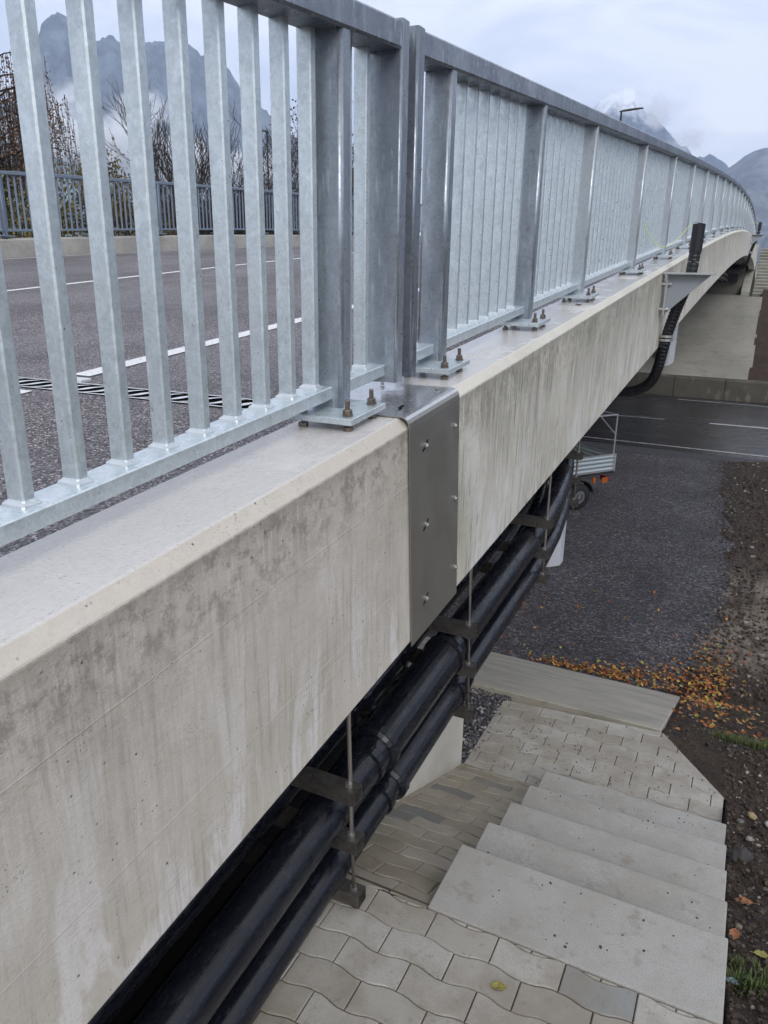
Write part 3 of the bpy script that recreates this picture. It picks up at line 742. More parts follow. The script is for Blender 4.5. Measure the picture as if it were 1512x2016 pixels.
def paver_mesh(odd, mat):
    x0 = -PL/2; off = PL/2 if odd else 0; gap = .0016
    up = []; n = 10
    for i in range(n+1):
        x = x0+gap+(PL-2*gap)*i/n; w = wave(x+off); up.append((x, w))
    top = [(x, w+PW/2-gap) for x, w in up]; bot = [(x, w-PW/2+gap) for x, w in up]
    loop = bot + top[::-1]
    cx = [p for p in loop]
    g = G()
    def ring(z_, s_): return [(x*(1-s_/(PL/2)), y-(s_ if y-(wave(x+off)) > 0 else -s_), z_) for x, y in loop]
    g.loft([ring(-.06, 0), ring(-.004, 0), ring(0, .0032)]); return g.mesh('paver', mat)
PAV = {(o, q): paver_mesh(o, mm) for o in (0, 1) for q, mm in ((0, PAVER), (1, PAVER_MUD))}
def clip_mesh(me, planes):
    bm = bmesh.new(); bm.from_mesh(me)
    for co, no in planes:
        r_ = bmesh.ops.bisect_plane(bm, geom=bm.verts[:]+bm.edges[:]+bm.faces[:], plane_co=co, plane_no=no, clear_outer=True, dist=1e-5)
        es = [e for e in r_['geom_cut'] if isinstance(e, bmesh.types.BMEdge)]
        if es: bmesh.ops.holes_fill(bm, edges=bm.edges[:], sides=0)
    if not bm.faces: bm.free(); return None
    m2 = bpy.data.meshes.new('paver'); bm.to_mesh(m2); bm.free()
    for q in me.materials: m2.materials.append(q)
    return m2
def pave(parent, x0, x1, y0, y1, zf, mud=False, cuts=(), tilt=0, phase=0.0, jit=.0012):
    row = 0; y = y0+PW/2; cnt = 0
    base = [((x0, 0, 0), (-1, 0, 0)), ((x1, 0, 0), (1, 0, 0)), ((0, y0-.002, 0), (0, -1, 0)), ((0, y1, 0), (0, 1, 0))] + list(cuts)
    while y - PW/2 < y1:
        odd = row % 2; x = x0 - PL + (PL/2 if odd else 0) + phase
        while x - PL/2 < x1:
            pl = []; out = False
            for co, no in base:
                d = (x-co[0])*no[0] + (y-co[1])*no[1]
                if d > .14: out = True
                if d > -.14: pl.append((Vector((co[0]-x, co[1]-y, 0)), Vector(no)))
            if not out:
                me = PAV[(odd, 1 if (mud or (callable(mud) and mud(x, y))) else 0)]
                if pl: me = clip_mesh(me, pl)
                if me and len(me.polygons) > 3:
                    o = link('paver', me, parent, (x, y, zf(x, y)+random.uniform(-jit, jit)), (tilt+random.uniform(-.006, .006), random.uniform(-.006, .006), 0)); cnt += 1
            x += PL
        y += PW; row += 1
    return cnt
def slab_struct(name, poly, zf, mat, th=.1):
    g = G(); n = len(poly); g.loft([[(x, y, zf(x, y)-th) for x, y in poly], [(x, y, zf(x, y)) for x, y in poly]]); return tag(g.build(name, mat), kind='structure')
up_z = lambda x, y: -1.705
b1 = slab_struct('upper_pavement', [(-.42, -2.6), (1.092, -2.6), (1.092, -.33), (.135, -.33), (.135, -.30), (-.42, -.30)], lambda x, y: -1.714, BED, .2)
pave(b1, -.42, 1.092, -2.02, -.331, up_z, phase=.03)
rz = lambda x, y: -1.705 + (-2.5+1.705)*max(0, min(1, (y+.33)/(1.51+.33)))
b2 = slab_struct('ramp_pavement', [(-.385, -.33), (.133, -.33), (.133, 1.51), (-.385, 1.51)], lambda x, y: rz(x, y)-.009, BED)
pave(b2, -.385, .133, -.33, 1.51, rz, mud=True, tilt=-math.atan2(.795, 1.84), phase=.03)
b3 = slab_struct('landing_pavement', [(-.375, 1.51), (1.092, 1.47), (1.092, 1.92), (.69, 2.44), (-.375, 2.33)], lambda x, y: -2.509, BED)
dx, dy = 1.092-.69, 1.92-2.44; nl = math.hypot(dx, dy); nrm = (-dy/nl, dx/nl, 0)
pave(b3, -.375, 1.092, 1.475, 2.46, lambda x, y: -2.5, cuts=[((1.092, 1.92, 0), nrm), ((-.345, 2.335, 0), (-.098, .995, 0))], phase=.05)

# abutment lower wall (part of the abutment)
g = G(); g.loft([[(-.385, y, -3.2), (-.385, y, -1.93), (-1.25, y, -1.90), (-1.25, y, -3.2)] for y in (-6, -3, 0, 1.5)]); o = g.build('lower_wall', [PALEWALL, SHADECONC], abut, bevel=.006)
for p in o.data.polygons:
    if p.normal.z > .5: p.material_index = 1  # top shelf coloured black, shade below the deck painted on
g = G(); g.box((-11, -6, -5.4), (-1.25, .9, -.62)); g.build('abutment_block', SHADECONC, abut)  # whole block carries the painted under-deck shade
# sloped slab down to the gravel yard
YS0, ZS0, YS1, ZS1 = 2.43, -2.5, 7.95, -5.3
szf = lambda y: ZS0 + (ZS1-ZS0)*(y-YS0)/(YS1-YS0)
g = G(); g.loft([[(-9, YS0-.06, -2.75), (.66, YS0+.06, -2.75), (.68, YS0+.02, -2.488), (-9, YS0-.10, -2.488)], [(-9, 7.95, -5.5), (.62, 7.95, -5.5), (.62, 7.95, -5.29), (-9, 7.95, -5.29)]])
sl_ = g.build('embankment_slab', BRUSHED, bevel=.01); tag(sl_, 'smooth sloping concrete slab between the paved landing and the gravel yard', 'concrete slab')

# ------------------------------------------------------------------ ground
g = G(); g.quad((-6000, -3000, -5.45), (6000, -3000, -5.45), (6000, 9000, -5.45), (-6000, 9000, -5.45)); tag(g.build('ground', FIELD), kind='structure')
g = G(); poly = [(-14, 7.6), (.62, 7.6), (.80, 8.3), (.93, 9.6), (1.02, 11), (1.10, 12.7), (1.08, 15), (.9, 19), (.5, 22.5), (.1, 24.6), (-14, 26)]
cen = (-5, 16, -5.3)
g.add([(x, y, -5.3) for x, y in poly], [tuple(range(len(poly)))]); tag(g.build('gravel_yard', GRAVEL), kind='structure')
g = G(); g.quad((-9, .9, -2.52), (-.36, 1.49, -2.52), (-.36, 2.36, -2.52), (-9, 2.3, -2.52)); tag(g.build('gravel_strip', GRAVEL), kind='structure')
# lower road
g = G(); ry = lambda x, e: {0: 24.5-.09*x*0, 1: 36.0}[e]
g.quad((-60, 24.35, -5.292), (80, 23.6, -5.292), (80, 36.2, -5.292), (-60, 36.2, -5.292)); tag(g.build('lower_road', WETROAD), kind='structure')
g = G(); g.quad((-60, 23.4, -5.296), (80, 22.9, -5.296), (80, 23.7, -5.296), (-60, 24.45, -5.296)); tag(g.build('road_shoulder', asphalt('shoulder_asphalt', (.03, .03, .033), (.07, .068, .075), 90)), kind='structure')
def rl(x0, x1, y0, y1, w, mat=PAINT):
    g = G(); g.quad((x0, y0-w/2, -5.287), (x1, y1-w/2, -5.287), (x1, y1+w/2, -5.287), (x0, y0+w/2, -5.287)); tag(g.build('road_marking', mat), kind='structure')
rl(-40, 80, 25.05, 23.95, .13, PAINT2)
rl(-8.0, -2.14, 29.42, 29.72, .12, PAINT2)
rl(-.45, 5.5, 29.77, 29.95, .14); rl(12, 18, 29.95, 30.1, .14); rl(-20, -14, 29.2, 29.3, .12, PAINT2)
rl(-2.2, 60, 35.3, 35.5, .13, PAINT2)

# soil embankment: one fine sheet, following the stairs down to the yard
def soil_z(x, y):
    if y < -.3: z_ = -1.74
    elif y < 1.9: z_ = -1.74 - .80*(y+.3)/2.2
    elif y < 2.5: z_ = -2.54 - .04*(y-1.9)/.6
    elif y < 8.0: z_ = -2.58 + (-5.27+2.58)*(y-2.5)/5.5
    else: z_ = -5.27
    # away from the path the bank swells slightly
    z_ += .05*min(1, max(0, (x-1.15)/.6)) * (1 if y < 7 else max(0, 1-(y-7)/2))
    # shoulder beyond x=4 falls away to the field
    if x > 3.5 and y < 8: z_ += -.25*(x-3.5)*(1 if z_ > -5 else 0)
    return max(z_, -5.3 if y < 40 else -5.4)
def soil_h(x, y):
    d = min(1, max(0, (y+2)/12))
    e = fbm(x*1.6, y*1.6, 3, 4)*.035 + fbm(x*7, y*7, 1, 5)*.026 + fbm(x*25, y*25, 2, 4)*.016
    cl = noise.noise(Vector((x*16, y*16, 5.0)));  e += max(0, cl-.15)*.03
    edge = 1.0
    if x < 1.13 and y < 1.95: edge = .0
    z_ = soil_z(x, y) + (e + .005)
    lim = .64+ (.02 if y < 2.5 else 0)
    if y < 1.93 and x < 1.10: z_ -= .25
    elif 1.93 <= y < 2.5:
        xe = 1.092 + (.69-1.092)*(y-1.92)/.52
        if x < xe-.005: z_ -= .25
    elif 2.5 <= y < 7.95 and x < .66: z_ -= .22
    if y > 7.95:
        xe = .62 + .4*min(1, (y-7.95)/4) + .12*fbm(y*.9, 0, 7, 3) + .07*fbm(y*4, x*2, 3, 4)
        if y > 13: xe = 1.05 - .07*(y-13) + .22*fbm(y*1.1, 0, 3, 4) + (max(0, y-22.8)**2)*1.5
        z_ = -5.3 + (e*1.3 + .012) + .10*min(1, max(0, x-xe)/1.2)
        if x < xe: z_ = min(z_, -5.297 + .05*(x-xe))
    return z_
def axis(parts):
    out = []
    for a, b, st in parts: out += fr(a, b, st)[:-1]
    return out+[parts[-1][1]]
ax = axis([(.40, 1.04, .04), (1.04, 1.9, .017), (1.9, 3.2, .05), (3.2, 14, .5)])
ay = axis([(-2.6, -1.2, .05), (-1.2, 2.6, .017), (2.6, 4.5, .03), (4.5, 9.5, .05), (9.5, 16, .09), (16, 24.0, .2)])
vv = [(x, y, soil_h(x, y)) for y in ay for x in ax]; nx = len(ax)
ff = [(j*nx+i, j*nx+i+1, (j+1)*nx+i+1, (j+1)*nx+i) for j in range(len(ay)-1) for i in range(nx-1)]
g = G(); g.v = vv; g.f = ff; g.mi = [0]*len(ff); tag(g.build('soil_bank', SOIL, smooth=True, fix=False), kind='structure')

# far embankment: slope slab, wall, soil, abutment, stairs
g = G(); g.loft([[(-14, 36.7, -4.7), (.72, 36.7, -4.7), (.72, 36.7, -4.36), (-14, 36.7, -4.36)], [(-14, 42.0, -1.1), (.62, 42.0, -1.1), (.62, 42.0, -.78), (-14, 42.0, -.78)]]); tag(g.build('far_embankment_slab', SLOPE_FAR), 'stained concrete slope under the far end of the bridge', 'concrete slab')
g = G(); nx = 60; ny = 30
xs_ = [.6 + 25*i/nx for i in range(nx+1)]; ys_ = [36.6+6*j/ny for j in range(ny+1)]
g.v = [(x, y, -4.42+(y-36.6)/5.4*3.6*(1 if y < 42.1 else 1) + .10*fbm(x*1.2, y*1.2, 0, 5)) for y in ys_ for x in xs_]
g.f = [(j*(nx+1)+i, j*(nx+1)+i+1, (j+1)*(nx+1)+i+1, (j+1)*(nx+1)+i) for j in range(ny) for i in range(nx)]; g.mi = [0]*len(g.f)
tag(g.build('far_soil_bank', SOIL, smooth=True, fix=False), kind='structure')
bw = thing('retaining_wall', 'low mossy concrete retaining wall of long blocks beside the wet road', 'wall', (0, 36.5, -5.3))
x = -18.3
while x < 26:
    g = G(); g.loft([[(x+.012, -.2, -.05), (x+.012, -.2, .86), (x+.012, -.15, .93), (x+.012, .2, .96), (x+.012, .2, -.05)], [(x+2.24, -.2, -.05), (x+2.24, -.2, .86), (x+2.24, -.15, .93), (x+2.24, .2, .96), (x+2.24, .2, -.05)]])
    g.build('wall_block', BARRIER, bw, bevel=.015); x += 2.25
fa = thing('far_abutment', 'shaded concrete abutment wall carrying the far end of the bridge', 'abutment', (0, 43, 0))
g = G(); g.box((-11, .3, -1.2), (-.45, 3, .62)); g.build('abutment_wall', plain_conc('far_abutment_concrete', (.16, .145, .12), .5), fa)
g = G(); g.box((-11, -.9, -1.0), (-.2, .3, -.74)); g.build('ledge', SLOPE_FAR, fa)
g = G(); g.loft([[(-.42, -.6, -.78), (-.02, -.6, -.78), (-.02, -.6, -.55), (-.42, -.6, -.55)], [(-.42, 5.4, 1.55), (-.02, 5.4, 1.55), (-.02, 5.4, 1.95), (-.42, 5.4, 1.95)]]); g.build('stair_string', plain_conc('far_string', (.33, .32, .28), .5), fa)
g = G(); g.box((-1.6, -.02, -.1), (-.7, .31, .3)); g.build('recess_shade_block', TDARK, fa)  # solid black block, its colour stands for the shade in a recess
fs = thing('far_stairs', 'narrow concrete stairs climbing the far bank beside the bridge end', 'stairs', (.0, 42.3, -.78))
for i in range(15):
    z_ = i*.165; y_ = .25+i*.34 + (.5 if i > 5 else 0)
    g = G(); g.box((.12, y_, z_-.2), (1.35, y_+.45+(.5 if i == 5 else 0), z_+.13)); o = g.build('step', FARSTEP, fs)
    g = G(); g.box((.12, y_-.004, z_+.13), (1.35, y_+.45+(.5 if i == 5 else 0), z_+.165)); g.build('step_edge', FARNOSE, fs)
fg = thing('far_fence', 'pale galvanised railing at the top of the far stairs', 'railing', (1.0, 46, 1.2))
for i in range(9):
    g = G(); g.box((-.35+i*.22, 0, .2), (-.31+i*.22, .04, 1.5)); g.build('baluster', GALV, fg)
g = G(); g.box((-.4, -.01, 1.5), (1.6, .05, 1.56)); g.build('handrail', GALV, fg)

# columns
def column(x, y, z0, z1, r, label):
    t = thing('bridge_column', label, 'column', (x, y, z0), 'octagonal columns under the bridge')
    g = G(); g.loft([[((r*s_)*math.cos(R(22.5+45*j)), (r*s_)*math.sin(R(22.5+45*j)), z_) for j in range(8)] for z_, s_ in ((-.3, 1), (z1-z0, .97))]); g.build('shaft', COLUMN, t)
    g = G(); g.box((-.75, -.35, z1-z0), (.75, .35, z1-z0+.25)); g.build('bearing_cap', SOFFIT, t)
column(-2.44, 12.2, -5.3, -.85, .37, 'pale octagonal column standing in the gravel yard, nearer one behind the pipes')
column(-8.0, 11.85, -5.3, -.7, .33, 'pale octagonal column in the gravel yard on the far side of the deck')
column(-3.2, 37.6, -4.5, .15, .42, 'pale octagonal column behind the retaining wall, partly hidden by the hose')
column(-4.9, 37.6, -4.5, .15, .42, 'pale octagonal column behind the retaining wall, showing left of the hose')

# ------------------------------------------------------------------ truck
tk = thing('flatbed_truck', 'small tipper truck with ribbed grey sides parked on the gravel under the bridge', 'truck', (-1.96, 16.7, -5.3))
tk.rotation_euler = (0, 0, math.atan2(-.6, .8) - math.pi/2 + math.pi/2)
# local frame: +x' = forward along the near side, built from the rear near corner at the origin
fwd = Vector((-.60, -.80, 0)); lat = Vector((-.80, .60, 0))
tk.rotation_euler = (0, 0, math.atan2(fwd.y, fwd.x))
S = -1  # lateral axis: +y' of the rotated frame is (.8,-.6); the truck body lies on -y'
def tb(name, lo, hi, mat, bevel=0, parent=tk):
    g = G(); g.box((lo[0], min(S*lo[1], S*hi[1]), lo[2]), (hi[0], max(S*lo[1], S*hi[1]), hi[2])); return g.build(name, mat, parent, bevel=bevel)
BW, BL = 1.95, 3.0
tb('bed_floor', (0, .0, .93), (BL, BW, .985), BEDM)
def ribbed(name, L_, h, mat, org, along, outw):
    g = G(); n = 18; rings = []
    for i in range(n+1):
        z_ = h*i/n; d = .014*math.cos(i/n*math.pi*2*3.5)
        rings.append([(0, d, z_), (L_, d, z_), (L_, d-.02, z_), (0, d-.02, z_)])
    g.loft(rings); o = g.build(name, mat, tk); o.location = org; o.rotation_euler = (0, 0, along); return o
ribbed('side_panel', BL, .36, ALU, (0, .012, .985), 0, 1)
ribbed('side_panel', BL, .36, ALU, (BL, -BW-.012, .985), math.pi, 1)
ribbed('tailgate', BW, .36, ALU, (-.012, -BW, .985), math.pi/2, 1)
tb('headboard', (BL-.04, .02, .985), (BL, BW-.02, 1.75), ALU)
tb('corner_post', (-.03, -.03, .94), (.03, .03, 1.37), EDGE); tb('panel_top', (0, -.018, 1.345), (BL, .02, 1.372), EDGE)
for y_ in (.05, BW-.05):
    g = G(); g.tube([(0, -y_, 1.3), (0, -y_, 2.36)], .018, 8); g.build('rack_post', EDGE, tk)
    g = G(); g.tube([(0, -y_, 1.85), (.55, -y_, 2.34)], .014, 8); g.build('rack_brace', EDGE, tk)
g = G(); g.tube([(0, -.05, 2.34), (0, -BW+.05, 2.34)], .018, 8); g.build('rack_bar', EDGE, tk)
for y_ in (.05, BW-.05):
    g = G(); g.tube([(0, -y_, 2.34), (BL+.8, -y_, 2.34)], .016, 8); g.build('rack_rail', EDGE, tk)
tb('chassis_rail', (.1, .55, .70), (5.0, .67, .90), TDARK); tb('chassis_rail', (.1, BW-.67, .70), (5.0, BW-.55, .90), TDARK)
tb('under_frame', (0, -.005, .875), (BL, BW, .93), TDARK)
tb('tail_light', (-.02, .14, .62), (.05, .38, .73), RED); tb('tail_light', (-.02, BW-.42, .60), (.05, BW-.12, .74), RED)
tb('light_box', (.05, .10, .60), (.24, .13, .74), ORANGE); tb('side_reflector', (.50, .03, .66), (.60, .06, .80), ORANGE)
def wheel(x, y_):
    rz_ = 0 if y_ < .9 else 1
    g = G(); w = .2; n = 28; prof = [(.17, 0), (.30, .0), (.325, .03), (.33, .1), (.325, .17), (.30, .2), (.17, .2)]
    g.loft([[(x+r*math.cos(2*math.pi*j/n), -(y_+d), .33+r*math.sin(2*math.pi*j/n)) for j in range(n)] for r, d in prof], caps=False); ty = g.build('tyre', TYRE, tk, smooth=True)
    g = G(); yo = .03 if y_ < .9 else .17
    for r0, r1, d in ((.0, .06, -.01), (.06, .10, .03), (.10, .175, -.005)):
        g.loft([[(x+r*math.cos(2*math.pi*j/n), -(y_+yo+dd), .33+r*math.sin(2*math.pi*j/n)) for j in range(n)] for r, dd in ((max(r0, .001), d), (r1, d), (r1+.001, d+.02))], caps=False)
    g.build('rim', RIM, tk, smooth=False)
for x_ in (.95, 4.2):
    wheel(x_, .04); wheel(x_, BW-.24)
    for y_ in (.02, BW-.27):
        g = G(); n = 12
        g.loft([[(x_+r*math.cos(math.pi*(.05+.9*j/n)), yy, .36+r*math.sin(math.pi*(.05+.9*j/n))) for j in range(n+1)] for r, yy in ((.37, -y_), (.37, -y_-.25), (.39, -y_-.25), (.39, -y_))], closed=False, caps=False); g.build('mudguard', TDARK, tk)
# cab (hidden under the deck from here)
g = G(); cab = [(BL+.12, .55), (5.15, .55), (5.2, 1.15), (4.85, 1.95), (BL+.12, 1.98)]
g.loft([[(x_, -.05, z_) for x_, z_ in cab], [(x_, -BW+.05, z_) for x_, z_ in cab]]); g.build('cab', TPAINT, tk, bevel=.05)
g = G(); g.add([(3.35, -.04, 1.25), (4.95, -.04, 1.25), (4.72, -.04, 1.82), (3.35, -.04, 1.82), (3.35, -.055, 1.25), (4.95, -.055, 1.25), (4.72, -.055, 1.82), (3.35, -.055, 1.82)], [(0,1,2,3), (4,7,6,5), (0,4,5,1), (1,5,6,2), (2,6,7,3), (3,7,4,0)]); g.build('door_window', TGLASS, tk)

# ------------------------------------------------------------------ loose stones, crumbs, leaves, grass
def rock(g, c, r, flat=.7, seed=0):
    # an 12-vertex irregular lump
    ph = (1+5**.5)/2; vs_ = [(-1,ph,0),(1,ph,0),(-1,-ph,0),(1,-ph,0),(0,-1,ph),(0,1,ph),(0,-1,-ph),(0,1,-ph),(ph,0,-1),(ph,0,1),(-ph,0,-1),(-ph,0,1)]
    fs_ = [(0,11,5),(0,5,1),(0,1,7),(0,7,10),(0,10,11),(1,5,9),(5,11,4),(11,10,2),(10,7,6),(7,1,8),(3,9,4),(3,4,2),(3,2,6),(3,6,8),(3,8,9),(4,9,5),(2,4,11),(6,2,10),(8,6,7),(9,8,1)]
    rot = Matrix.Rotation(random.uniform(0, 6.3), 3, 'Z') @ Matrix.Rotation(random.uniform(-.5, .5), 3, 'X')
    sx, sy = random.uniform(.7, 1.3), random.uniform(.7, 1.2)
    out = []
    for v in vs_:
        q = Vector(v)*(r/1.9)*random.uniform(.75, 1.2); q = Vector((q.x*sx, q.y*sy, q.z*flat)); out.append(Vector(c)+rot @ q)
    g.add(out, fs_)
g = G()
for i in range(2600):
    x, y = random.uniform(-.95, -.34), random.uniform(1.47, 2.40)
    rock(g, (x, y, -2.515+random.uniform(0, .012)), random.uniform(.006, .014))
tag(g.build('stone_chips', STONE, fix=False), kind='stuff')
g = G()
for i in range(5200):
    u_ = random.random()
    if u_ < .72: x, y = 1.09+abs(random.gauss(0, .32)), random.uniform(-1.0, 2.8)
    else: x, y = .7+abs(random.gauss(0, .6)), random.uniform(2.5, 8.0)
    r = random.choice([.004, .006, .008, .012]) * random.uniform(.7, 1.3) * (1.3 if y > 2.5 else 1)
    if x < 1.10+.01 and y < 1.93: x = 1.11+r
    if 1.9 < y < 2.5 and x < 1.10-(y-1.92)*.78: continue
    rock(g, (x, y, soil_h(x, y)+r*.2), r, .75)
for i in range(4200):
    y = 8.2 + 15.5*random.random()**1.3; x = random.uniform(.75, 3.0)
    z_ = soil_h(x, y)
    if z_ < -5.292: continue
    rock(g, (x, y, z_+.004), random.choice([.012, .02, .03, .045])*random.uniform(.6, 1.2), .6)
tag(g.build('soil_lumps', PEB, smooth=False, fix=False), kind='stuff')
g = G()
for i in range(2600):
    y = random.uniform(8.2, 23.5); x = .62+.45*min(1, (y-7.95)/4) + (-.07*(y-13) if y > 13 else 0) + random.gauss(.05, .22)
    rock(g, (x, y, max(-5.3, soil_h(x, y))+.004), random.choice([.012, .018, .026])*random.uniform(.7, 1.4), .7)
k = M('dark_edge_stones', (.05, .045, .045), .85); k.mix(1.0, colramp(k, k.island(), [(0, (.02, .018, .02)), (.6, (.06, .052, .05)), (.95, (.10, .09, .085)), (1, (.22, .21, .20))]))
tag(g.build('edge_stones', k.m, fix=False), kind='stuff')
# a few larger stones one can tell apart
def stone(x, y, r, mat, label, flat=.6):
    g = G(); rock(g, (0, 0, 0), r, flat); o = g.build('stone', mat, None, loc=(x, y, soil_h(x, y)+r*.25)); tag(o, label, 'stone', 'loose stones on the soil bank')
    b = o.modifiers.new('bevel', 'BEVEL'); b.width = r*.18; b.segments = 2
def pm(name, c):
    k_ = M(name, c, .8); k_.mix(k_.ramp(k_.noise(60, 4), .4, .65), tuple(q*.6 for q in c)); return k_.m
stone(1.33, 1.72, .040, pm('pale_stone', (.42, .40, .36)), 'pale whitish stone on the soil, largest beside the landing corner')
stone(1.235, 1.74, .034, pm('ochre_stone', (.34, .26, .14)), 'ochre yellow stone lying next to the pale whitish one')
stone(1.18, 1.66, .034, pm('grey_stone', (.16, .155, .15)), 'grey rounded stone near the landing corner')
stone(1.215, 1.40, .025, pm('light_grey_stone', (.27, .26, .24)), 'light grey small stone below the landing corner')
stone(1.165, 1.05, .05, pm('dark_stone', (.05, .045, .045)), 'dark slanting stone beside the granite steps')
stone(1.30, .55-.9, .024, pm('brown_pale_stone', (.36, .30, .22)), 'small buff stone on the soil by the lowest picture corner')
def blue_scrap(x, y, label):
    g = G(); pts = [(0, 0), (.035, .006), (.04, .02), (.012, .026), (-.01, .014)]
    g.loft([[(a, b, 0) for a, b in pts], [(a, b, .004) for a, b in pts]]); o = g.build('plastic_scrap', pm('blue_grey_plastic', (.22, .28, .36)), loc=(x, y, soil_h(x, y)+.008)); tag(o, label, 'litter')
blue_scrap(1.11, -.03, 'small blue-grey plastic scrap beside the wide top step')
blue_scrap(1.12, -.35, 'blue-grey plastic scrap on the soil at the bottom picture edge')
# dark crumbs scattered on pavers and steps
g = G()
def tread_z(x, y):
    if y < -.33: return -1.704
    for a, b, z_ in tr:
        if a <= y < b: return z_
    return -2.499
for i in range(420):
    if random.random() < .74: x, y = random.uniform(-.3, 1.05), random.gauss(1.95, .3)
    else: x, y = random.uniform(.16, 1.07), random.uniform(-.3, 1.4)
    if y > 2.42 - .1*(x < 0) or y < -.8: continue
    if y > 1.92 and x > 1.09-(y-1.92)*.78: continue
    if x < .14 and y < 1.5: continue
    r = random.choice([.002, .0028, .0035, .0048]); rock(g, (x, y, tread_z(x, y)+r*.4), r, .7)
tag(g.build('soil_crumbs', CRUMB, fix=False), kind='stuff')

def leaf(g, c, s_, nz=(0, 0, 1), flat=.5, mi=0):
    a = random.uniform(0, 6.28); rt = Matrix.Rotation(a, 3, 'Z') ; tl = Matrix.Rotation(random.uniform(-flat, flat), 3, 'X') @ Matrix.Rotation(random.uniform(-flat, flat), 3, 'Y')
    cu = random.uniform(-.1, .35)
    pts = [(0, -.6, .0), (.32, -.25, cu*.4), (.36, .12, cu*.5), (0, .62, .04), (-.36, .12, cu*.5), (-.32, -.25, cu*.4), (0, 0, -.02)]
    q = [Vector(c)+(rt @ tl @ (Vector(p)*s_)) for p in pts]
    g.add(q, [(0,1,6), (1,2,6), (2,3,6), (3,4,6), (4,5,6), (5,0,6)], mi)
def slope_z(x, y): return soil_h(x, y) if x > .66 or y < 2.5 else (szf(y) if y < 7.95 else -5.297)
g = G()
for i in range(1250):
    u_ = random.random()
    if u_ < .60:    # drift along the slab foot, thicker towards the soil corner
        t_ = random.random()**.55; x = -1.7 + 2.9*t_; wd = .10+.75*t_**2.5
        y = 7.98 + abs(random.gauss(0, wd))
    elif u_ < .80:  # up the corner onto the soil
        x = .7+abs(random.gauss(0, .35)); y = 7.9+random.gauss(.4, .9)
    elif u_ < .92: x, y = .66+abs(random.gauss(0, .5)), random.uniform(3.2, 8)
    else: x, y = random.uniform(-2.4, 1.6), 8+abs(random.gauss(0, 2.6))
    z_ = slope_z(x, y)
    if y < 7.95 and x < .66: continue
    leaf(g, (x, y, max(z_, -5.3)+.012+random.uniform(0, .035 if u_ < .8 else .01)), random.uniform(.035, .065) if y > 4.5 else random.uniform(.03, .05), flat=.6)
tag(g.build('fallen_leaves', LEAF, fix=False), kind='stuff')
def one_leaf(x, y, z_, s_, mat, label):
    g = G(); out = [(0, -1.0), (.34, -.72), (.62, -.25), (.50, -.02), (.60, .28), (.30, .55), (.16, .62), (0, 1.05), (-.20, .60), (-.36, .48), (-.56, .20), (-.44, -.05), (-.60, -.30), (-.28, -.75)]
    a = random.uniform(0, 6.28); ca, sa = math.cos(a), math.sin(a); top = []
    for px, py in out:
        px += random.uniform(-.05, .05); h = .30*abs(px)**1.3 + .10*py*py + random.uniform(-.03, .05)
        top.append(((px*ca-py*sa)*s_, (px*sa+py*ca)*s_, h*s_))
    n = len(top); v = top + [(0, 0, -.02*s_)] + [(p[0], p[1], p[2]-.0008) for p in top]
    g.add(v, [(j, (j+1) % n, n) for j in range(n)] + [(j, n+1+j, n+1+(j+1) % n, (j+1) % n) for j in range(n)])
    g.tube([(0, 0, 0), (-sa*-1.5*s_, ca*-1.5*s_, .1*s_)], .0012, 4)
    tag(g.build('leaf', mat, loc=(x, y, z_), fix=False), label, 'leaf')
one_leaf(.455, -.505, -1.703, .027, YLEAF, 'round yellow-green leaf lying on the wavy pavers below the wide step')
one_leaf(-.13, 2.45, Z(2.45)+.031, .035, OLEAF, 'orange leaf lying flat on the wet kerb top between two railing plates')
one_leaf(1.17, .62, soil_h(1.17, .62)+.010, .036, OLEAF, 'curled yellow-brown leaf on soil beside the steps')
one_leaf(1.13, .28, soil_h(1.13, .28)+.010, .032, OLEAF, 'orange-brown leaf touching the edge of a step')
one_leaf(1.22, .2, soil_h(1.22, .2)+.010, .028, YLEAF, 'yellow leaf on the dark soil a hand away from the steps')
g = G()
def tuft(cx, cy, n, rad, hgt):
    for _ in range(n):
        x, y = cx+random.gauss(0, rad), cy+random.gauss(0, rad*.8); z_ = soil_h(x, y)
        a = random.uniform(0, 6.28); h = hgt*random.uniform(.5, 1.2); bx, by = math.cos(a)*h*.5, math.sin(a)*h*.5; w = .0016+hgt*.015
        px, py = -math.sin(a)*w, math.cos(a)*w
        g.add([(x-px, y-py, z_), (x+px, y+py, z_), (x+bx*.4+px*.8, y+by*.4+py*.8, z_+h*.6), (x+bx*.4-px*.8, y+by*.4-py*.8, z_+h*.6), (x+bx, y+by, z_+h*.85)], [(0,1,2,3), (3,2,4)])
tuft(1.17, -.02, 150, .035, .05); tuft(1.24, .05, 90, .05, .05); tuft(1.13, .10, 60, .02, .04)
tuft(1.15, 3.35, 240, .11, .07); tuft(1.38, 3.2, 260, .11, .08); tuft(1.30, 3.5, 80, .2, .05); tuft(1.14, 6.0, 60, .3, .06)
tag(g.build('grass', GRASS, fix=False), kind='stuff')

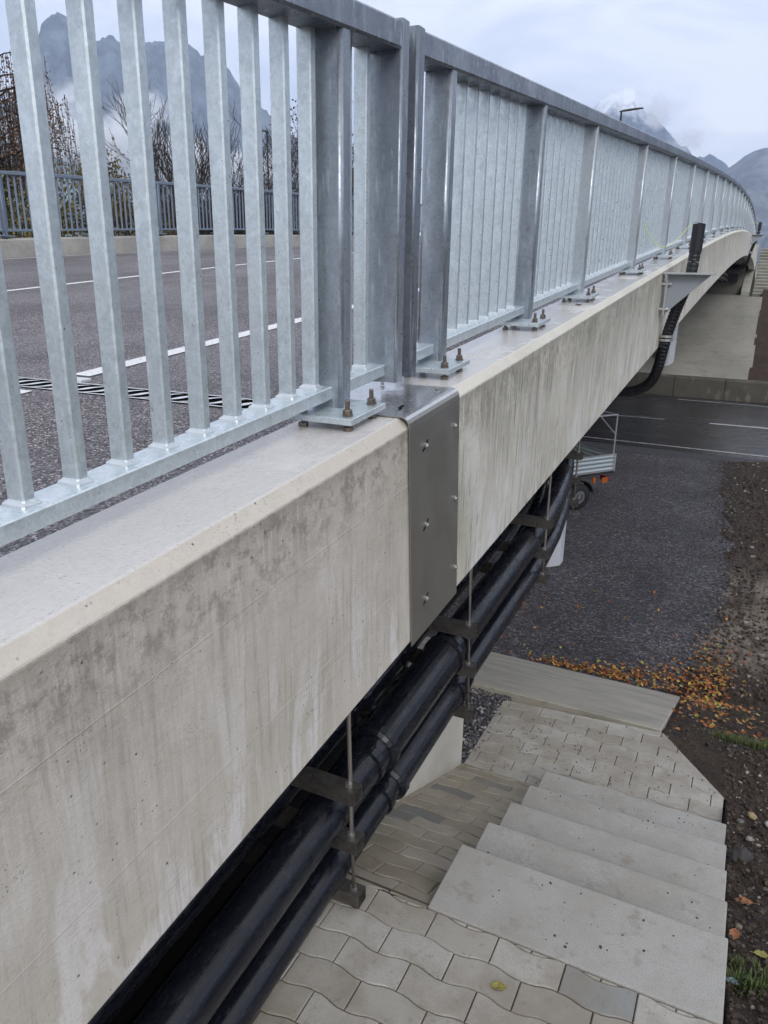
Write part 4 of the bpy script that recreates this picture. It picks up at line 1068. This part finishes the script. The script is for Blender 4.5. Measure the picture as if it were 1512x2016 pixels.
# ------------------------------------------------------------------ vegetation beyond the opposite railing
def branch(g, p, d, ln, r, depth, spread, up, tips, droop=0):
    segs = 3; pts = [p]; rr = [r]; q = Vector(p); dd = Vector(d)
    for i in range(segs):
        dd = (dd + Vector((random.gauss(0, .10), random.gauss(0, .10), up*.10 - droop*.2))).normalized(); q = q + dd*(ln/segs); pts.append(q.copy()); rr.append(r*(1-.5*(i+1)/segs))
    g.tube(pts, rr, 5 if depth > 3 else 3, caps=False)
    tips.append((pts[-1].copy(), dd.copy()))
    if depth <= 0: return
    n = 3 if depth > 2 else 2+(random.random() < .6)
    for k_ in range(n):
        i = random.choice([1, 2, 3]) if k_ else 3
        a = Vector((random.gauss(0, 1), random.gauss(0, 1), random.gauss(0, .5))); a = (a - dd*a.dot(dd)).normalized()
        nd = (dd + a*spread*random.uniform(.8, 1.7)).normalized()
        branch(g, pts[i], nd, ln*random.uniform(.62, .85), max(rr[i]*.72, .010), depth-1, spread, up, tips, droop)
def bare_tree(name, label, az, dist, el, depth=6, spread=.42, z0=-5.3, leaves=None, lm=None, nl=0, up=1.0, stems=1, droop=0, fat=1.0, cat='tree', group=None, ls=.07):
    dist = max(dist, 17.0/math.sin(R(az)))
    x = CAM.x - math.sin(R(az))*dist; y = CAM.y + math.cos(R(az))*dist; top = CAM.z + math.tan(R(el))*dist; h = top - z0
    t = thing(name, label, cat, (x, y, z0), group)
    g = G(); tips = []
    tr_h = h*.33; r = h*.013*fat
    for s_ in range(stems):
        d0 = Vector((random.gauss(0, .12), random.gauss(0, .12), 1)).normalized() if stems > 1 else Vector((0, 0, 1))
        branch(g, Vector((random.gauss(0, .15)*(stems > 1), random.gauss(0, .15)*(stems > 1), 0)), d0, tr_h, r, depth, spread, up, tips, droop)
    mxz = max(p.z for p, _ in tips); hang = droop > 0; sc = h/mxz
    g.v = [(a*sc, b*sc, c*sc) for a, b, c in g.v]
    g.build('trunk', BARK, t, fix=False)
    if nl:
        g = G()
        for _ in range(nl):
            p, d = random.choice(tips)
            if hang: q_ = random.Random(int(p.x*977)+int(p.z*131)).choice; kx, ky = q_((-.3, -.1, .1, .3)), q_((-.25, 0, .25)); t9 = random.random(); p = p*sc + Vector((kx*.6+random.gauss(0, .02), ky*.6+random.gauss(0, .02), -2.2*t9))
            else: p = p*sc + Vector((random.gauss(0, .12), random.gauss(0, .12), random.gauss(-.05, .12)))
            leaf(g, p, ls*random.uniform(.6, 1.4), flat=1.5)
        g.build('crown', lm, t, fix=False)
    return t
bare_tree('bare_tree', 'leafless tree with fine upright twigs, left of the tall forked one', 41.2, 22, 8.9, 7, .40, stems=2, fat=1.3)
bare_tree('bare_tree', 'tall leafless forked tree rising highest behind the opposite railing', 38.6, 23, 11.6, 7, .30, fat=1.25)
bare_tree('bare_tree', 'leafless tree with several dark stems just right of the tall forked one', 37.2, 20, 9.2, 7, .36, stems=3, fat=1.3)
bare_tree('bare_tree', 'pale thin-branched leafless tree near the middle of the railing bars', 35.7, 27, 10.8, 7, .40, fat=.9)
bare_tree('brown_leaved_tree', 'tree with sparse brown leaves behind the lamp', 33.9, 24, 9.5, 7, .40, fat=1.2, lm=F_BROWN, nl=2200, ls=.075)
bare_tree('brown_leaved_tree', 'tall dark tree with sparse brown leaves beside the near post', 32.2, 24, 11.5, 7, .32, fat=1.3, lm=F_BROWN, nl=2600, ls=.075)
def weeping_birch(az, dist, el, label):
    x = CAM.x - math.sin(R(az))*dist; y = CAM.y + math.cos(R(az))*dist; top = CAM.z + math.tan(R(el))*dist; h = top + 5.3
    t = thing('weeping_birch', label, 'tree', (x, y, -5.3)); g = G(); lf = G()
    g.tube([(0, 0, 0), (.1, 0, h*.3), (-.1, .1, h*.6), (.05, 0, h*.85), (0, 0, h)], [.2, .16, .11, .05, .01], 8)
    for i in range(34):
        z0_ = h*random.uniform(.34, .95); a = random.uniform(0, 6.283); ln = (1.05-z0_/h)*3.6+.9
        p = Vector((0, 0, z0_)); d = Vector((math.cos(a), math.sin(a), .75)); pts = [p]
        for k_ in range(6):
            d = (d+Vector((0, 0, -.17))+Vector((random.gauss(0, .06), random.gauss(0, .06), 0))); p = p+d.normalized()*ln/6; pts.append(p.copy())
        g.tube(pts, [.03, .024, .019, .015, .011, .008, .005], 4)
        for q in pts[2:]:
            for _ in range(5):
                b = q+Vector((random.gauss(0, .18), random.gauss(0, .18), 0)); L_ = random.uniform(.9, 2.4); sw = Vector((random.gauss(0, .12), random.gauss(0, .12), 0))
                st_ = [b, b+sw*.5+Vector((0, 0, -L_*.5)), b+sw+Vector((0, 0, -L_))]
                g.tube(st_, [.007, .005, .003], 3, caps=False)
                for k_ in range(34):
                    u_ = random.random(); lf_p = b+sw*u_+Vector((random.gauss(0, .035), random.gauss(0, .035), -L_*u_)); leaf(lf, lf_p, random.uniform(.03, .06), flat=1.5)
    g.build('trunk', BARK, t, fix=False); lf.build('crown', F_BIRCH, t, fix=False)
weeping_birch(51.4, 21.5, 12.6, 'drooping reddish-brown birch at the left picture edge')
def shrub(name, label, az, dist, w, el, mat, n, z0=-1.5, ls=.05, cone=0.0, group=None):
    dist = max(dist, (11.9+w*.5+CAM.x)/math.sin(R(az)))
    x = CAM.x - math.sin(R(az))*dist; y = CAM.y + math.cos(R(az))*dist; top = CAM.z + math.tan(R(el))*dist; h = top-z0
    t = thing(name, label, 'shrub', (x, y, z0), group)
    g = G(); g.tube([(0, 0, -.5), (0, 0, h*.5), (.02, 0, h*.85)], [.06, .03, .01], 5)
    for _ in range(14):
        a = random.uniform(0, 6.28); z_ = random.uniform(.1, .8)*h; l_ = w*.6*(1-cone*z_/h); g.tube([(0, 0, z_), (math.cos(a)*l_, math.sin(a)*l_, z_+.3*l_)], [.015, .004], 3)
    g.build('trunk', BARK, t, fix=False)
    g = G(); cl = []
    for _ in range(46):
        z_ = random.random()**.8; rr = w*.5*(1-cone*z_)*random.uniform(.5, 1.0); a = random.uniform(0, 6.28); cl.append((Vector((math.cos(a)*rr, math.sin(a)*rr, z_*h)), w*random.uniform(.10, .2)*(1-cone*.6*z_)))
    cl.append((Vector((0, 0, h*.97)), w*.06))
    for _ in range(n):
        c, s_ = random.choice(cl); p = c + Vector((random.gauss(0, s_), random.gauss(0, s_), random.gauss(0, s_*1.2)))
        leaf(g, p, ls*random.uniform(.6, 1.4), flat=1.5)
    g.build('crown', mat, t, fix=False); return t
shrub('conifer_shrub', 'olive-brown pointed conifer shrub showing above the opposite railing', 44.9, 17.5, 1.9, 6.5, F_THUJA, 3600, cone=.8)
shrub('conifer_shrub', 'low olive-brown conifer shrub just left of the pointed one', 46.6, 17.5, 1.2, 5.6, F_THUJA, 2000, cone=.7)
for i, (az, el, ww) in enumerate(((52.5, 3.8, 2.0), (50.0, 3.4, 2.0), (48.2, 3.2, 1.6))):
    shrub('hedge_shrub', ['green and yellow autumn shrub behind the leftmost railing bars', 'autumn shrub between the birch and the conifer shrub', 'low yellow-brown shrub left of the conifer shrubs'][i], az, 15.2, ww, el, F_HEDGE, 2600, ls=.06, group='autumn shrubs behind the opposite railing')
for i, az in enumerate((46.3, 43.0)):
    shrub('hedge_shrub', ['dark autumn shrub under the low conifer shrub', 'dark autumn shrub under the pointed conifer shrub'][i], az, 15.9, 1.7, 4.6-i*.6, F_THUJA, 2600, ls=.06, group='autumn shrubs behind the opposite railing')
for i in range(6):
    shrub('low_bramble', 'low brown undergrowth at the foot of the opposite railing, ' + ['just right of the conifer shrubs', 'below the leftmost leafless tree', 'below the tall forked tree', 'below the many-stemmed tree', 'below the tree by the lamp', 'nearest the dark near post'][i], 41.2-2.0*i, 16.2+1.0*i, 1.8, .3, F_HEDGE, 900, z0=-1.2, ls=.06, group='low undergrowth along the opposite railing')

# lamps
def lamp(az, el, dist, label, arm_dir, h=8.0, s_=1.0):
    x = CAM.x - math.sin(R(az))*dist; y = CAM.y + math.cos(R(az))*dist; top = CAM.z + math.tan(R(el))*dist
    t = thing('street_lamp', label, 'street lamp', (x, y, top-h), 'street lamps')
    g = G(); g.tube([(0, 0, 0), (0, 0, h*.5), (0, 0, h)], [.09*s_, .07*s_, .05*s_], 10); g.build('pole', TDARK, t)
    a = Vector(arm_dir).normalized(); pz = Vector((0, 0, 1)); b = a.cross(pz)
    g = G(); rings = []
    for u_, w, th in ((-.1, .05, .05), (.1, .12, .07), (.5, .17, .07), (.95, .16, .05), (1.15, .08, .03)):
        c = a*u_*s_ + pz*(h+.02*s_+.12*u_*s_)
        rings.append([c+b*w*s_, c+b*w*.7*s_+pz*th*s_, c-b*w*.7*s_+pz*th*s_, c-b*w*s_, c-pz*.02*s_])
    g.loft(rings); g.build('lamp_head', TDARK, t)
lamp(10.55, 9.75, 48, 'dark street lamp with flat head rising above the handrail before the snowy peak', (1, .2, 0), 9)
lamp(34.35, 8.5, 46, 'small dark street lamp among bare branches behind the opposite railing', (-1, 0, 0), 9, .8)

# ------------------------------------------------------------------ mountains
def mountain(name, ridge, dist, mat, depth=900, base=-20, nsub=90, seed=0, rough=.05, gully=1.0):
    """ridge: list of (azimuth, elevation) in degrees as seen from the bridge; real terrain falls from it towards us and behind"""
    az0, az1 = ridge[0][0], ridge[-1][0]
    def el(a):
        for (a0, e0), (a1, e1) in zip(ridge[:-1], ridge[1:]):
            if (a-a0)*(a-a1) <= 0: return e0+(e1-e0)*((a-a0)/(a1-a0) if a1 != a0 else 0)
        return ridge[-1][1]
    na = nsub; rows = []
    nr = 64
    for j in range(nr+1):
        t_ = j/nr     # 0 foot near us, .8 ridge, 1 behind
        row = []
        for i in range(na+1):
            a = az0+(az1-az0)*i/na
            H = dist*math.tan(R(el(a))) + CAM.z
            if t_ <= .8:
                q = t_/.8; d = dist - depth*(1-q); z_ = base + (H-base)*(q**1.5)
            else:
                q = (t_-.8)/.2; d = dist + depth*.5*q; z_ = H - (H-base)*.7*q
            f = math.sin(min(1, t_/.8)*math.pi)
            jag = (fbm(a*1.7, seed, 1, 6))*H*rough*(1 if .72 < t_ < .88 else .3)
            gl = (-abs(fbm(a*.9+seed, t_*2.2, seed, 5))*.42 - abs(fbm(a*2.7+seed, t_*5, seed+3, 4))*.14)*H*gully*f
            x = CAM.x - math.sin(R(a))*d; y = CAM.y + math.cos(R(a))*d
            row.append((x, y, z_+jag+gl))
        rows.append(row)
    g = G(); g.loft(rows, caps=False, closed=False)
    return tag(g.build(name, mat, smooth=True, fix=False), kind='structure')
MT1 = mountain_mat('forested_mountain')
MT2 = mountain_mat('snow_dusted_mountain', (610, 700, 260), (.018, .026, .042))
MT3 = mountain_mat('rocky_mountain', (560, 720, 300), (.045, .05, .052))
mountain('mountain', [(64, 7), (56, 10.5), (52, 8.0), (50.2, 9.6), (49.2, 11.6), (48.4, 12.8), (47.7, 13.9), (46.9, 14.5), (46.0, 13.8), (45.0, 12.9), (44.3, 13.35), (43.9, 13.4), (43.2, 12.9), (41.6, 13.3), (39.8, 13.5), (38.3, 12.9), (37.2, 12.6), (35.8, 10.9), (34.3, 9.7), (32, 8.0), (29, 6.4), (24, 4)], 2600, MT1, 1100, nsub=240, seed=2, rough=.035)
mountain('mountain', [(60, 5.0), (52, 5.6), (48.2, 6.5), (46.5, 5.7), (44, 5.0), (41, 4.2), (38, 4.0), (30, 3.4)], 1500, mountain_mat('near_hill', base=(.05, .065, .055)), 500, nsub=70, seed=5, rough=.02, gully=.4)
mountain('mountain', [(17, 6.2), (14.5, 8.4), (13.0, 9.6), (12.0, 10.5), (11.2, 10.9), (10.5, 11.2), (9.9, 11.15), (9.2, 9.9), (8.2, 9.3), (7.0, 8.1), (5.6, 7.0), (4.6, 7.2), (3.8, 6.6), (2, 5), (-3, 4)], 3100, MT2, 1100, nsub=110, seed=9, rough=.03)
mountain('mountain', [(5.0, 4.6), (4.0, 6.0), (3.5, 6.4), (2.9, 6.8), (2.3, 7.25), (1.6, 7.45), (.6, 7.4), (-1.5, 8.6), (-5, 10.5), (-12, 12.5), (-25, 17), (-40, 19), (-58, 18), (-80, 15), (-100, 10), (-115, 6)], 2700, MT3, 1100, nsub=260, seed=14, rough=.03)  # unseen right end of the ridge added, raised to darken the bars' reflections

# ------------------------------------------------------------------ low clouds on the slopes
def cloud(az, el, dist, wx, wy, wz, dens, seed, label, thr=.45):
    x = CAM.x - math.sin(R(az))*dist; y = CAM.y + math.cos(R(az))*dist; z_ = CAM.z + math.tan(R(el))*dist
    bm = bmesh.new(); bmesh.ops.create_icosphere(bm, subdivisions=3, radius=1.0)
    me = bpy.data.meshes.new('cloud'); bm.to_mesh(me); bm.free()
    o = link('cloud', me, None, (x, y, z_), (0, 0, R(az)), (wx, wy, wz)); tag(o, kind='stuff')
    mt = bpy.data.materials.new('cloud_vapour'); mt.use_nodes = True; t = mt.node_tree; t.nodes.clear()
    out = N(t, 'ShaderNodeOutputMaterial'); pv = N(t, 'ShaderNodeVolumePrincipled'); pv.inputs['Color'].default_value = (1, 1, 1, 1); pv.inputs['Anisotropy'].default_value = .1
    L(t, pv.outputs[0], out.inputs['Volume'])
    tc_ = N(t, 'ShaderNodeTexCoord'); ln = N(t, 'ShaderNodeVectorMath', operation='LENGTH'); L(t, tc_.outputs['Object'], ln.inputs[0])
    fo = N(t, 'ShaderNodeMapRange', i_From_Min=.3, i_From_Max=.97, i_To_Min=1.0, i_To_Max=-1.5); L(t, ln.outputs['Value'], fo.inputs['Value'])
    mp_ = N(t, 'ShaderNodeMapping'); mp_.inputs['Location'].default_value = (seed*3.7, seed, 0); mp_.inputs['Scale'].default_value = (wx/wz*.8, wy/wz*.8, 1.0); L(t, tc_.outputs['Object'], mp_.inputs['Vector'])
    nz = N(t, 'ShaderNodeTexNoise', i_Scale=2.6, i_Detail=6.0, i_Roughness=.62, i_Distortion=.4); L(t, mp_.outputs[0], nz.inputs['Vector'])
    ad = N(t, 'ShaderNodeMath', operation='MULTIPLY_ADD'); L(t, fo.outputs[0], ad.inputs[0]); ad.inputs[1].default_value = .75
    n2 = N(t, 'ShaderNodeMath', operation='MULTIPLY_ADD'); L(t, nz.outputs['Fac'], n2.inputs[0]); n2.inputs[1].default_value = 4.2; n2.inputs[2].default_value = -2.1; L(t, n2.outputs[0], ad.inputs[2])
    mr = N(t, 'ShaderNodeMapRange', i_From_Min=.12, i_From_Max=.8, i_To_Min=0.0, i_To_Max=dens); L(t, ad.outputs[0], mr.inputs['Value'])
    L(t, mr.outputs[0], pv.inputs['Density'])
    me.materials.append(mt); return o
cloud(45.0, 7.2, 1750, 380, 130, 105, .034, 1, '')
cloud(40.0, 6.4, 1800, 320, 120, 85, .034, 2, '')
cloud(47.4, 9.0, 1800, 130, 90, 90, .03, 3, '')
cloud(42.4, 9.4, 1850, 120, 90, 75, .028, 7, '')
cloud(36.0, 6.2, 1850, 260, 110, 55, .03, 4, '')
cloud(46.0, 4.9, 1780, 420, 110, 55, .034, 8, '')
cloud(38.5, 4.6, 1820, 360, 110, 50, .034, 9, '')
cloud(8.3, 9.6, 2300, 75, 90, 85, .02, 5, '')
cloud(6.2, 8.0, 2300, 90, 90, 60, .016, 10, '')
cloud(13.6, 9.0, 2300, 55, 70, 45, .012, 6, '')

# ------------------------------------------------------------------ haze
g = G(); g.box((-3700, -1500, -6.6), (3400, 4900, 1250))
me = bpy.data.meshes.new('haze'); me.from_pydata(g.v, [], g.f); me.update()
hzm = bpy.data.materials.new('haze'); hzm.use_nodes = True; t = hzm.node_tree; t.nodes.clear()
out = N(t, 'ShaderNodeOutputMaterial'); pv = N(t, 'ShaderNodeVolumePrincipled'); pv.inputs['Color'].default_value = (.62, .75, 1.0, 1); pv.inputs['Density'].default_value = .00021
L(t, pv.outputs[0], out.inputs['Volume']); me.materials.append(hzm)
tag(link('haze', me), kind='stuff')
